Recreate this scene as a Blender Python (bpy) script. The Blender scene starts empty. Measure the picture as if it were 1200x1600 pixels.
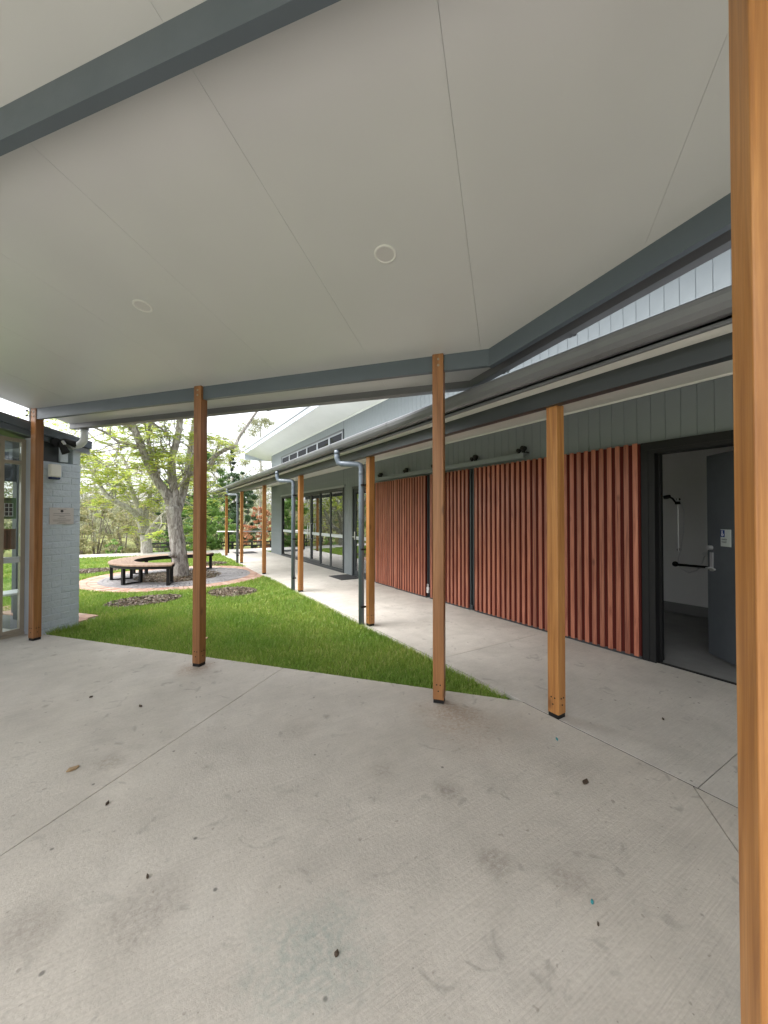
import bpy, math, random
import numpy as np
from mathutils import Vector, Matrix
random.seed(7); rng = np.random.default_rng(7)
SC = bpy.context.scene
COL = SC.collection

# ------------------------------------------------------------------ camera, sky, sun, exposure
FPX, HZ, CAMH = 600.0, 808.0, 1.5
PITCH = math.atan((HZ - 800) / FPX); YAW = math.atan(370 / 600.0)
cam = bpy.data.cameras.new('camera'); camo = bpy.data.objects.new('camera', cam); COL.objects.link(camo)
cam.sensor_fit = 'HORIZONTAL'; cam.sensor_width = 36.0; cam.lens = 36.0 * FPX / 1200.0
cam.clip_start = 0.02; cam.clip_end = 900
camo.location = (0, 0, CAMH); camo.rotation_euler = (math.pi / 2 + PITCH, 0, -YAW)
SC.camera = camo

SUN_EL, SUN_AZ = math.radians(58), math.radians(-75)      # azimuth from +Y towards +X
wd = bpy.data.worlds.new('World'); SC.world = wd; wd.use_nodes = True
nt = wd.node_tree; bg = nt.nodes['Background']
sky = nt.nodes.new('ShaderNodeTexSky'); sky.sky_type = 'NISHITA'; sky.sun_disc = False
sky.sun_elevation = SUN_EL; sky.sun_rotation = SUN_AZ; sky.air_density = 1.0; sky.dust_density = 4.0; sky.ozone_density = 1.0
hs = nt.nodes.new('ShaderNodeHueSaturation'); hs.inputs['Saturation'].default_value = 0.22
nt.links.new(sky.outputs[0], hs.inputs['Color']); nt.links.new(hs.outputs[0], bg.inputs[0])
bg.inputs[1].default_value = 0.15
sl = bpy.data.lights.new('sun', 'SUN'); sl.energy = 0.9; sl.angle = math.radians(60); sl.color = (1, .97, .92)
slo = bpy.data.objects.new('sun', sl); COL.objects.link(slo)
sd = Vector((math.sin(SUN_AZ) * math.cos(SUN_EL), math.cos(SUN_AZ) * math.cos(SUN_EL), math.sin(SUN_EL)))
slo.rotation_euler = sd.to_track_quat('Z', 'Y').to_euler(); slo.location = (0, 0, 30)
SC.view_settings.view_transform = 'Standard'; SC.view_settings.look = 'None'
SC.view_settings.exposure = 1.88; SC.view_settings.gamma = 1.0; SC.view_settings.use_curve_mapping = False
SC.cycles.max_bounces = 10; SC.cycles.diffuse_bounces = 6; SC.cycles.glossy_bounces = 4
SC.cycles.transparent_max_bounces = 16; SC.cycles.sample_clamp_indirect = 6.0
try:
    SC.cycles.use_denoising = True
except Exception: pass

# ------------------------------------------------------------------ frames
# world X: across the covered walkway (towards the wall); world Y: along it, away from the camera.
UX, UY = 0.6453037, -0.7639261          # canopy frame: u along the front beam, d (n) across it
NX, NY = 0.7639261, 0.6453037
def UD(u, d, z=0.0): return Vector((u * UX + d * NX, u * UY + d * NY, z))
def zc(d): return 2.83 + 0.18 * (3.1 - d)            # raking ceiling of the canopy
cyw, syw = math.cos(YAW), math.sin(YAW)
def CW(x, depth, y):
    """point at a sight direction (photograph pixel) and a chosen distance ahead of the viewer"""
    r = ((x - 600) / FPX, 1.0, (HZ - y) / FPX)
    return Vector((cyw * r[0] + syw, -syw * r[0] + cyw, r[2])) * depth + Vector((0, 0, CAMH))
def GP(x, y):
    return CW(x, CAMH * FPX / (y - HZ), y)

# ------------------------------------------------------------------ materials
def mat(name, col, rough=0.6, metal=0.0, spec=0.5):
    m = bpy.data.materials.new(name); m.use_nodes = True
    b = m.node_tree.nodes['Principled BSDF']
    b.inputs['Base Color'].default_value = (*col, 1); b.inputs['Roughness'].default_value = rough
    b.inputs['Metallic'].default_value = metal; b.inputs['Specular IOR Level'].default_value = spec
    return m
class NT:
    def __init__(s, m): s.m = m; s.t = m.node_tree; s.b = s.t.nodes['Principled BSDF']; s.k = s.t.links
    def n(s, typ, **kw):
        o = s.t.nodes.new('ShaderNode' + typ)
        for k, v in kw.items():
            if k in o.inputs.keys(): o.inputs[k].default_value = v
            else: setattr(o, k, v)
        return o
    def l(s, a, b): s.k.new(a, b)
    def coord(s, scale=(1, 1, 1), kind='Object', rot=0.0, rand=0.0):
        c = s.n('TexCoord'); mp = s.n('Mapping'); mp.inputs['Scale'].default_value = scale; mp.inputs['Rotation'].default_value = (0, 0, rot)
        src = c.outputs[kind]
        if rand:
            oi = s.n('ObjectInfo'); vm = s.n('VectorMath', operation='SCALE'); cb = s.n('CombineXYZ')
            for i in range(3): s.l(oi.outputs['Random'], cb.inputs[i])
            s.l(cb.outputs[0], vm.inputs[0]); vm.inputs['Scale'].default_value = rand
            ad = s.n('VectorMath', operation='ADD'); s.l(src, ad.inputs[0]); s.l(vm.outputs[0], ad.inputs[1]); src = ad.outputs[0]
        s.l(src, mp.inputs['Vector']); return mp.outputs[0]
    def noise(s, v, scale, detail=4, rough=.55, dist=0.0):
        o = s.n('TexNoise', Scale=scale, Detail=detail, Roughness=rough, Distortion=dist); s.l(v, o.inputs['Vector']); return o.outputs['Fac']
    def ramp(s, f, pts):
        r = s.n('ValToRGB'); e = r.color_ramp.elements
        while len(e) < len(pts): e.new(0.5)
        for i, (p, c) in enumerate(pts):
            e[i].position = p; e[i].color = (*c, 1) if len(c) == 3 else c
        s.l(f, r.inputs['Fac']); return r.outputs['Color']
    def mix(s, f, a, b, mode='MIX'):
        o = s.n('Mix', data_type='RGBA', blend_type=mode)
        if isinstance(f, (int, float)): o.inputs[0].default_value = f
        else: s.l(f, o.inputs[0])
        for i, x in ((6, a), (7, b)):
            if isinstance(x, tuple): o.inputs[i].default_value = (*x, 1)
            else: s.l(x, o.inputs[i])
        return o.outputs[2]
    def math(s, op, a, b=0.0, c=None):
        o = s.n('Math', operation=op)
        for i, x in enumerate((a, b) if c is None else (a, b, c)):
            if isinstance(x, (int, float)): o.inputs[i].default_value = x
            else: s.l(x, o.inputs[i])
        return o.outputs[0]
    def bump(s, h, strength=.3, dist=.01):
        o = s.n('Bump', Strength=strength, Distance=dist); s.l(h, o.inputs['Height']); s.l(o.outputs[0], s.b.inputs['Normal'])
    def col(s, c): s.l(c, s.b.inputs['Base Color'])
    def rgh(s, c): s.l(c, s.b.inputs['Roughness'])
G3 = lambda v: (v, v, v)

def paint(name, col, rough=.45, var=.06, spec=.5):
    m = mat(name, col, rough, spec=spec); t = NT(m); v = t.coord()
    f = t.noise(v, 1.7, 5); c = t.ramp(f, [(.3, tuple(x * (1 - var) for x in col)), (.7, tuple(min(1, x * (1 + var)) for x in col))])
    g = t.noise(v, 40, 3); c2 = t.mix(t.math('MULTIPLY', g, .12), c, tuple(x * .6 for x in col)); t.col(c2)
    t.rgh(t.ramp(t.noise(v, 6, 4), [(.3, G3(rough * .85)), (.7, G3(min(1, rough * 1.2)))]))
    t.bump(t.noise(v, 180, 2), .05, .002); return m
M = {}
M['ceiling'] = mat('ceiling_panel_white', (.54, .54, .53), .33); t = NT(M['ceiling'])
t.col(t.ramp(t.noise(t.coord(), .8, 3), [(.3, (.475, .48, .482)), (.7, (.52, .525, .525))]))
M['soffit'] = paint('soffit_white', (.74, .74, .70), .5, .03)
M['slate'] = paint('slate_blue_paint', (.088, .108, .13), .4, .06)
M['gutter'] = paint('gutter_grey', (.13, .133, .142), .33, .1)
M['fascia'] = paint('fascia_grey', (.30, .32, .35), .4, .06)
M['fascia_w'] = paint('fascia_pale', (.52, .56, .62), .4, .04)
M['pipe'] = paint('pipe_blue_grey', (.135, .165, .20), .3, .06)
M['pipe_w'] = paint('pipe_pale', (.5, .52, .53), .35, .06)
M['clad'] = paint('cladding_grey', (.175, .20, .213), .5, .05)
M['groove'] = mat('groove_shadow_grey', (.155, .177, .19), .7)
M['frame'] = mat('frame_charcoal', (.032, .038, .042), .38)
M['black'] = mat('black_paint', (.0075, .0075, .008), .55, spec=.3)
M['door'] = paint('door_slate', (.082, .092, .102), .5, .1)
M['tan'] = paint('anodised_tan', (.30, .26, .20), .35, .05)
M['steel'] = mat('brushed_steel', (.72, .72, .73), .35, .7)
M['white'] = mat('white_plastic', (.74, .73, .68), .4)
M['whitep'] = paint('white_paint', (.78, .78, .78), .4, .04)
M['blueblk'] = mat('blue_lens', (.02, .03, .09), .2)
M['bath'] = mat('bathroom_wall', (.80, .80, .79), .6)
M['vinyl'] = paint('vinyl_grey', (.24, .24, .235), .6, .15)
M['inner'] = mat('interior_wall', (.45, .44, .42), .8)
M['carpet'] = paint('carpet_grey', (.12, .12, .12), .95, .1)
M['matt'] = mat('doormat_rubber', (.035, .036, .038), .95)
M['joint'] = mat('joint_dark', (.06, .058, .055), .95)
M['roofm'] = mat('roof_metal', (.35, .37, .39), .4)
M['brickp'] = paint('painted_brick', (.50, .56, .625), .5, .06)
t = NT(M['brickp']); v = t.coord(); h = t.math('ADD', t.noise(v, 26, 5), t.math('MULTIPLY', t.noise(v, 110, 3), .35)); t.bump(h, .8, .012)
M['trim'] = mat('downlight_trim', (.62, .62, .60), .4)
M['diff'] = mat('downlight_lens', (.48, .47, .47), .3)
M['plaque'] = mat('plaque_silver', (.62, .60, .59), .35, .3)
M['ink'] = mat('dark_ink', (.05, .05, .055), .6)
M['blue'] = mat('sign_blue', (.012, .045, .22), .4)
M['signp'] = mat('sign_plate', (.50, .55, .53), .4)
M['gpaper'] = mat('green_poster', (.10, .17, .06), .5)
M['bpaper'] = mat('brown_poster', (.15, .075, .03), .5)

def timber(name, c1, c2, c3, rough=.42, gs=1.0):
    m = mat(name, c1, rough); t = NT(m)
    v = t.coord((14 * gs, 14 * gs, .7 * gs), rand=37.0)
    f = t.noise(v, 1.6, 6, .6, .7); c = t.ramp(f, [(.3, c3), (.48, c1), (.7, c2)])
    v2 = t.coord((70 * gs, 70 * gs, 1.6), rand=21.0); g = t.noise(v2, 1.5, 5, .65); c = t.mix(t.ramp(g, [(.35, G3(0)), (.7, G3(.55))]), c, c3)
    ck = t.noise(t.coord((55 * gs, 55 * gs, .9), rand=51.0), 1.0, 2, .4); c = t.mix(t.ramp(ck, [(.68, G3(0)), (.74, G3(.55))]), c, tuple(x * .35 for x in c3))
    kn = t.n('TexVoronoi', Scale=1.0); t.l(t.coord((5, 5, 2.2), rand=13.0), kn.inputs['Vector']); c = t.mix(t.ramp(kn.outputs['Distance'], [(.05, G3(.7)), (.13, G3(0))]), c, tuple(x * .6 for x in c3))
    oi = t.n('ObjectInfo'); hsv = t.n('HueSaturation'); t.l(c, hsv.inputs['Color'])
    t.l(t.math('ADD', t.math('MULTIPLY', oi.outputs['Random'], .4), .8), hsv.inputs['Value'])
    t.col(hsv.outputs[0]); t.bump(t.math('ADD', f, g), .12, .002)
    t.rgh(t.ramp(f, [(.3, G3(rough * 1.25)), (.7, G3(rough * .85))])); return m
M['post'] = timber('post_timber', (.36, .158, .042), (.46, .225, .072), (.20, .075, .02), .4)
M['post_backlit'] = timber('post_timber_backlit', (.25, .108, .036), (.32, .148, .055), (.14, .052, .018), .42)  # same post timber, redder and darker: backlit shade put into the colour
M['slat'] = timber('slat_woodgrain', (.36, .125, .072), (.47, .19, .12), (.17, .048, .028), .33, 1.6)
M['slatback'] = mat('slat_backing', (.07, .012, .009), .9, spec=.15)
M['benchw'] = timber('bench_timber', (.33, .225, .165), (.42, .30, .225), (.20, .125, .085), .6)

def glass(name, tint=(1, 1, 1), refl=1.0):
    m = bpy.data.materials.new(name); m.use_nodes = True; t = m.node_tree; t.nodes.clear()
    out = t.nodes.new('ShaderNodeOutputMaterial'); mx = t.nodes.new('ShaderNodeMixShader'); tr = t.nodes.new('ShaderNodeBsdfTransparent')
    gl = t.nodes.new('ShaderNodeBsdfGlossy'); fr = t.nodes.new('ShaderNodeFresnel'); fr.inputs[0].default_value = 1.52
    mu = t.nodes.new('ShaderNodeMath'); mu.operation = 'MULTIPLY_ADD'; mu.inputs[1].default_value = 1.4 * refl; mu.inputs[2].default_value = .05 * refl; mu.use_clamp = True
    tr.inputs[0].default_value = (*tint, 1); gl.inputs['Roughness'].default_value = 0.0; gl.inputs['Color'].default_value = (.95, .97, 1, 1)
    L = t.links.new; L(fr.outputs[0], mu.inputs[0]); L(mu.outputs[0], mx.inputs[0]); L(tr.outputs[0], mx.inputs[1]); L(gl.outputs[0], mx.inputs[2]); L(mx.outputs[0], out.inputs[0])
    return m
M['glass'] = glass('window_glass', (.62, .68, .68), 1.9)
M['glassd'] = glass('tinted_glass', (.10, .11, .12), .12)
M['glassc'] = glass('clear_glass', (.90, .94, .93), .55)
M['frost'] = mat('frosted_band', (.50, .54, .54), .5)

def concrete(name, base, tint, stains=()):
    m = mat(name, base, .75, spec=.35); t = NT(m); v = t.coord()
    f1 = t.noise(v, .9, 6, .6); f2 = t.noise(v, 4.5, 6, .65); f3 = t.noise(v, 60, 4, .7)
    c = t.ramp(f1, [(.28, tuple(x * .84 for x in base)), (.5, base), (.72, tint)])
    c = t.mix(t.ramp(f2, [(.35, G3(0)), (.75, G3(.38))]), c, tuple(x * .72 for x in base))
    c = t.mix(t.ramp(f3, [(.4, G3(0)), (.8, G3(.45))]), c, tuple(x * .62 for x in base))
    # broom-finish streaks
    vb = t.coord((3, 120, 1), rot=math.atan2(NY, NX) * -1.0); fb = t.noise(vb, 1.0, 3, .6)
    c = t.mix(t.ramp(fb, [(.35, G3(.0)), (.75, G3(.34))]), c, tuple(min(1, x * 1.28) for x in base))
    pa = t.noise(v, 2.1, 9, .72, .4); c = t.mix(t.ramp(pa, [(.46, G3(0)), (.70, G3(.5))]), c, tuple(x * .66 for x in base)); c = t.mix(t.ramp(pa, [(.28, G3(.45)), (.42, G3(0))]), c, tuple(min(1, x * 1.22) for x in base))
    fk = t.noise(v, 24, 2, .5); c = t.mix(t.ramp(fk, [(.70, G3(0)), (.75, G3(.5))]), c, (.19, .165, .14)); fw = t.noise(t.coord((1, 1, 1), rot=.7), 9, 3, .5, 2.5); c = t.mix(t.ramp(fw, [(.495, G3(0)), (.5, G3(.22)), (.505, G3(0))]), c, (.62, .60, .56))
    vs_ = t.n('TexVoronoi', Scale=15.0); t.l(v, vs_.inputs['Vector']); c = t.mix(t.ramp(vs_.outputs['Distance'], [(.025, G3(.6)), (.06, G3(0))]), c, (.14, .125, .11))
    # scattered dark blotches and scuffs
    sp = t.noise(v, 7.0, 3, .5, 1.2); c = t.mix(t.ramp(sp, [(.63, G3(0)), (.72, G3(.6))]), c, tuple(x * .58 for x in base))
    vo = t.n('TexVoronoi', Scale=5.5); t.l(v, vo.inputs['Vector']); c = t.mix(t.ramp(vo.outputs['Distance'], [(.03, G3(.75)), (.06, G3(0))]), c, (.10, .095, .085))
    vo2 = t.n('TexVoronoi', Scale=2.3); t.l(v, vo2.inputs['Vector']); dd = t.math('ADD', vo2.outputs['Distance'], t.math('MULTIPLY', t.noise(v, 22, 4), .16))
    c = t.mix(t.ramp(dd, [(.10, G3(.45)), (.17, G3(0))]), c, (.17, .15, .125))
    for (x, y, r, sc, amt) in stains:
        cx = t.n('VectorMath', operation='DISTANCE'); sc_ = t.n('VectorMath', operation='MULTIPLY'); t.l(v, sc_.inputs[0]); sc_.inputs[1].default_value = (1, 1, 0)
        t.l(sc_.outputs[0], cx.inputs[0]); cx.inputs[1].default_value = (x, y, 0)
        dn = t.math('ADD', cx.outputs['Value'], t.math('MULTIPLY', t.math('SUBTRACT', t.noise(v, 5, 5, .65), .5), r * 1.4))
        msk = t.ramp(t.math('DIVIDE', dn, r), [(.3, G3(amt)), (1.0, G3(0))]); mot = t.ramp(t.noise(v, 38, 5, .7), [(.38, G3(.15)), (.62, G3(1.0))])
        c = t.mix(t.math('MULTIPLY', msk, mot), c, sc)
    t.col(c); t.bump(t.math('ADD', t.math('MULTIPLY', fb, .9), f3), .5, .005)
    t.rgh(t.ramp(f2, [(.3, G3(.62)), (.7, G3(.85))])); return m
M['slab'] = concrete('broomed_concrete', (.515, .475, .42), (.56, .525, .475), stains=[
    (1.98, 2.28, .30, (.30, .19, .12), .55), (2.0, 2.0, .45, (.31, .22, .155), .35), (.50, 1.28, .25, (.27, .31, .28), .7), (.42, 4.25, .22, (.28, .16, .10), .6),
    (.0, 1.75, .2, (.27, .24, .21), .5), (-.35, 1.9, .14, (.25, .22, .19), .5), (1.2, 1.95, .13, (.27, .235, .20), .5), (1.42, 1.62, .1, (.22, .19, .16), .6), (1.5, .95, .12, (.24, .21, .18), .5), (1.3, 1.2, .1, (.23, .20, .17), .6), (.9, 2.6, .16, (.28, .24, .20), .4), (-.2, 2.9, .12, (.26, .22, .18), .5)])
M['walk'] = concrete('walkway_concrete', (.53, .50, .455), (.58, .55, .51))
M['path'] = concrete('path_concrete', (.55, .53, .49), (.6, .58, .54))

def leafmat(name, cols, trans=.45):
    m = bpy.data.materials.new(name); m.use_nodes = True; t = m.node_tree; b = t.nodes['Principled BSDF']; b.inputs['Roughness'].default_value = .55
    g = t.nodes.new('ShaderNodeNewGeometry'); r = t.nodes.new('ShaderNodeValToRGB'); e = r.color_ramp.elements
    while len(e) < len(cols): e.new(.5)
    for i, c in enumerate(cols): e[i].position = i / max(1, len(cols) - 1); e[i].color = (*c, 1)
    t.links.new(g.outputs['Random Per Island'], r.inputs['Fac']); t.links.new(r.outputs[0], b.inputs['Base Color'])
    tl = t.nodes.new('ShaderNodeBsdfTranslucent'); mx = t.nodes.new('ShaderNodeMixShader'); mx.inputs[0].default_value = trans
    t.links.new(r.outputs[0], tl.inputs[0]); t.links.new(b.outputs[0], mx.inputs[1]); t.links.new(tl.outputs[0], mx.inputs[2])
    t.links.new(mx.outputs[0], t.nodes['Material Output'].inputs[0]); return m
M['leaf_lime'] = leafmat('leaf_lime', [(.30, .40, .07), (.42, .52, .11), (.52, .58, .15), (.36, .46, .09), (.66, .57, .08)], .5)
M['leaf_mid'] = leafmat('leaf_mid', [(.07, .145, .04), (.11, .20, .05), (.16, .26, .07)], .45)
M['leaf_dark'] = leafmat('leaf_dark', [(.04, .08, .035), (.06, .115, .045), (.085, .14, .06)], .35)
M['leaf_euc'] = leafmat('leaf_eucalypt', [(.22, .245, .15), (.30, .31, .19), (.38, .37, .25), (.26, .29, .16)], .45)  # lightened leaf tones stand in for haze over the far trees
M['leaf_olive'] = leafmat('leaf_olive', [(.22, .23, .10), (.31, .30, .15), (.38, .33, .18), (.19, .24, .09)], .4)  # also paled, with background haze mixed into the leaf colour
M['leaf_red'] = leafmat('leaf_red', [(.36, .12, .07), (.48, .19, .11), (.42, .23, .11), (.28, .19, .09)], .4)
M['leaf_fresh'] = leafmat('leaf_fresh', [(.14, .27, .06), (.21, .36, .09), (.28, .43, .11), (.10, .20, .05)], .45)
M['grass'] = leafmat('grass_blade', [(.17, .28, .04), (.25, .375, .065), (.34, .46, .10), (.20, .33, .05), (.52, .52, .22)], .35)
t_ = M['grass'].node_tree; rp = [n for n in t_.nodes if n.type == 'VALTORGB'][0]; tc = t_.nodes.new('ShaderNodeTexCoord'); nz = t_.nodes.new('ShaderNodeTexNoise'); nz.inputs['Scale'].default_value = 1.3; nz.inputs['Detail'].default_value = 5
t_.links.new(tc.outputs['Object'], nz.inputs['Vector']); r2 = t_.nodes.new('ShaderNodeValToRGB'); r2.color_ramp.elements[0].position = .35; r2.color_ramp.elements[0].color = (.72, .85, .6, 1); r2.color_ramp.elements[1].position = .65; r2.color_ramp.elements[1].color = (1.12, 1.05, .95, 1)
t_.links.new(nz.outputs['Fac'], r2.inputs['Fac']); mm_ = t_.nodes.new('ShaderNodeMix'); mm_.data_type = 'RGBA'; mm_.blend_type = 'MULTIPLY'; mm_.inputs[0].default_value = 1.0
t_.links.new(rp.outputs[0], mm_.inputs[6]); t_.links.new(r2.outputs[0], mm_.inputs[7])
for n in t_.nodes:
    if n.type == 'BSDF_PRINCIPLED': t_.links.new(mm_.outputs[2], n.inputs['Base Color'])
    if n.type == 'BSDF_TRANSLUCENT': t_.links.new(mm_.outputs[2], n.inputs[0])
M['needle'] = leafmat('leaf_conifer', [(.03, .05, .035), (.05, .075, .05), (.07, .095, .065)], .2)

def bark(name, a, b):
    m = mat(name, a, .9, spec=.2); t = NT(m); v = t.coord((9, 9, 3)); f = t.noise(v, 1.6, 6, .65, .8); g = t.noise(t.coord((30, 30, 10)), 1.2, 4)
    c = t.ramp(f, [(.32, tuple(x * .35 for x in a)), (.46, a), (.62, b)]); t.col(t.mix(t.math('MULTIPLY', g, .5), c, tuple(x * .5 for x in a)))
    t.bump(t.math('ADD', f, t.math('MULTIPLY', g, .5)), .9, .03); return m
M['bark'] = bark('bark_grey', (.33, .295, .265), (.62, .59, .55))
M['barkd'] = bark('bark_dark', (.16, .13, .11), (.30, .27, .24))
M['barkp'] = bark('bark_pale', (.42, .39, .34), (.66, .63, .58))
def groundmat():
    m = mat('lawn_soil', (.06, .09, .02), .95, spec=.1); t = NT(m); v = t.coord()
    f = t.noise(v, 1.2, 5); g = t.noise(v, 35, 5, .7); c = t.ramp(f, [(.3, (.085, .14, .022)), (.5, (.12, .19, .032)), (.7, (.16, .23, .055))])
    c = t.mix(t.ramp(g, [(.35, G3(.0)), (.7, G3(.5))]), c, (.06, .09, .022)); sx = t.n('SeparateXYZ'); t.l(v, sx.inputs[0]); far = t.math('ADD', sx.outputs[1], t.math('MULTIPLY', t.noise(v, .5, 4), 3.0))
    c = t.mix(t.ramp(t.math('DIVIDE', far, 40.0), [(.50, G3(0)), (.56, G3(.8))]), c, t.ramp(f, [(.35, (.16, .14, .07)), (.65, (.22, .24, .09))])); t.col(c); t.bump(g, .6, .03); return m
M['ground'] = groundmat()
def mulchmat():
    m = mat('mulch_bark', (.12, .085, .06), .95, spec=.1); t = NT(m); v = t.coord(); g = t.noise(v, 45, 5, .7)
    t.col(t.ramp(g, [(.3, (.05, .035, .025)), (.5, (.13, .095, .065)), (.7, (.22, .17, .125))])); t.bump(g, 1, .03); return m
M['mulch'] = mulchmat()
M['chip'] = leafmat('mulch_chip', [(.05, .035, .025), (.14, .10, .07), (.26, .20, .15), (.09, .065, .045), (.10, .11, .05)], .0)
def brickmat():
    m = mat('red_paver', (.33, .17, .12), .8, spec=.3); t = NT(m); oi = t.n('ObjectInfo')
    c = t.ramp(oi.outputs['Random'], [(0, (.34, .17, .12)), (.4, (.42, .25, .18)), (.7, (.48, .34, .27)), (1, (.30, .14, .10))]); g = t.noise(t.coord(rand=9.), 30, 4)
    t.col(t.mix(t.math('MULTIPLY', g, .4), c, (.5, .42, .37))); return m
M['paver'] = brickmat()
M['setts'] = paint('grey_setts', (.27, .26, .265), .85, .25)
M['fencew'] = paint('dark_timber_fence', (.028, .028, .03), .7, .2)
M['leafdry'] = mat('dry_leaf', (.06, .04, .025), .8)
M['scrap'] = mat('teal_scrap', (.02, .20, .22), .6)
M['tanleaf'] = mat('tan_leaf', (.32, .22, .12), .8)

# ------------------------------------------------------------------ mesh helpers
class MB:
    def __init__(s): s.v = []; s.f = []
    def add(s, vs, fs):
        o = len(s.v); s.v += [tuple(p) for p in vs]; s.f += [tuple(i + o for i in f) for f in fs]; return s
    def box(s, a, b):
        (x0, y0, z0), (x1, y1, z1) = a, b
        return s.add([(x0, y0, z0), (x1, y0, z0), (x1, y1, z0), (x0, y1, z0), (x0, y0, z1), (x1, y0, z1), (x1, y1, z1), (x0, y1, z1)],
                     [(0, 3, 2, 1), (4, 5, 6, 7), (0, 1, 5, 4), (1, 2, 6, 5), (2, 3, 7, 6), (3, 0, 4, 7)])
    def obox(s, c, ax, ay, az):
        """box at c with half-extent vectors"""
        c, ax, ay, az = map(Vector, (c, ax, ay, az)); vs = []
        for k in (-1, 1):
            for i, j in ((-1, -1), (1, -1), (1, 1), (-1, 1)): vs.append(c + ax * i + ay * j + az * k)
        return s.add(vs, [(0, 3, 2, 1), (4, 5, 6, 7), (0, 1, 5, 4), (1, 2, 6, 5), (2, 3, 7, 6), (3, 0, 4, 7)])
    def prism(s, poly, lo, hi):
        """poly: xy list; lo/hi: numbers or functions of (x, y)"""
        n = len(poly); fl = lo if callable(lo) else (lambda x, y: lo); fh = hi if callable(hi) else (lambda x, y: hi)
        vs = [(p[0], p[1], fl(p[0], p[1])) for p in poly] + [(p[0], p[1], fh(p[0], p[1])) for p in poly]
        ar = sum(poly[i][0] * poly[(i + 1) % n][1] - poly[(i + 1) % n][0] * poly[i][1] for i in range(n))
        fs = [tuple(range(n)), tuple(range(n, 2 * n))] + [(i, (i + 1) % n, n + (i + 1) % n, n + i) for i in range(n)]
        if ar > 0: fs[0] = fs[0][::-1]
        else: fs = [fs[0], fs[1][::-1]] + [f[::-1] for f in fs[2:]]
        return s.add(vs, fs)
    def sweep(s, prof, pts, closed=True, up=(0, 0, 1)):
        """sweep a 2-D profile (side, up) along straight points"""
        up = Vector(up); rings = []
        for i, p in enumerate(pts):
            p = Vector(p); d = (Vector(pts[min(i + 1, len(pts) - 1)]) - Vector(pts[max(i - 1, 0)])).normalized()
            sd_ = d.cross(up).normalized(); u2 = sd_.cross(d).normalized(); k = 1.0
            if 0 < i < len(pts) - 1:
                d0 = (p - Vector(pts[i - 1])).normalized(); k = 1 / max(.3, abs(d0.dot(d)))
            rings.append([p + sd_ * a * k + u2 * b for a, b in prof])
        n = len(prof); vs = [q for r in rings for q in r]; fs = []
        for i in range(len(rings) - 1):
            for j in range(n if closed else n - 1):
                a, b = i * n + j, i * n + (j + 1) % n; fs.append((a, b, b + n, a + n))
        if closed: fs += [tuple(range(n))[::-1], tuple(range((len(rings) - 1) * n, len(rings) * n))]
        return s.add(vs, fs)
    def tube(s, pts, rad, n=10):
        pts = [Vector(p) for p in pts]; rs = rad if isinstance(rad, (list, tuple)) else [rad] * len(pts)
        ref = None; rings = []
        for i, p in enumerate(pts):
            d = (pts[min(i + 1, len(pts) - 1)] - pts[max(i - 1, 0)]).normalized()
            if ref is None: ref = d.orthogonal().normalized()
            ref = (ref - d * ref.dot(d)).normalized(); b = d.cross(ref)
            rings.append([p + (ref * math.cos(2 * math.pi * k / n) + b * math.sin(2 * math.pi * k / n)) * rs[i] for k in range(n)])
        vs = [q for r in rings for q in r]; fs = []
        for i in range(len(rings) - 1):
            for j in range(n): a, b = i * n + j, i * n + (j + 1) % n; fs.append((a, b, b + n, a + n))
        fs += [tuple(range(n))[::-1], tuple(range((len(rings) - 1) * n, len(rings) * n))]
        return s.add(vs, fs)
    def disc(s, c, nrm, r, h, n=20):
        c = Vector(c); nrm = Vector(nrm).normalized(); return s.tube([c, c + nrm * h], r, n)
    def build(s, name, m, parent=None, smooth=False, org=None):
        me = bpy.data.meshes.new(name)
        o = Vector(org) if org is not None else Vector((0, 0, 0))
        me.from_pydata([(p[0] - o.x, p[1] - o.y, p[2] - o.z) for p in s.v], [], s.f); me.materials.append(m)
        if smooth: me.polygons.foreach_set('use_smooth', [True] * len(me.polygons))
        me.update(); ob = bpy.data.objects.new(name, me); COL.objects.link(ob); ob.location = o
        if parent is not None: attach(ob, parent)
        return ob
def wloc(o):
    L = Vector(o.location)
    while o.parent is not None: o = o.parent; L = L      # parents carry world locations through the inverse
    return L
def attach(ob, parent):
    ob.parent = parent; ob.matrix_parent_inverse = Matrix.Translation(-wloc(parent))
def bevel(o, w, seg=2):
    b = o.modifiers.new('bevel', 'BEVEL'); b.width = w; b.segments = seg; b.limit_method = 'ANGLE'; return o
def tag(o, label=None, cat=None, group=None, kind=None):
    if label: o['label'] = label
    if cat: o['category'] = cat
    if group: o['group'] = group
    if kind: o['kind'] = kind
    return o
def empty(name, loc, label=None, cat=None, group=None, kind=None):
    e = bpy.data.objects.new(name, None); e.location = loc; e.empty_display_size = .1; COL.objects.link(e); return tag(e, label, cat, group, kind)
def share(src, name, parent, loc, rot=None, scale=None):
    c = src.copy(); c.name = name; COL.objects.link(c)
    if parent is not None: c.parent = parent
    c.location = loc
    if rot is not None: c.rotation_euler = rot
    if scale is not None: c.scale = scale
    return c
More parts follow.
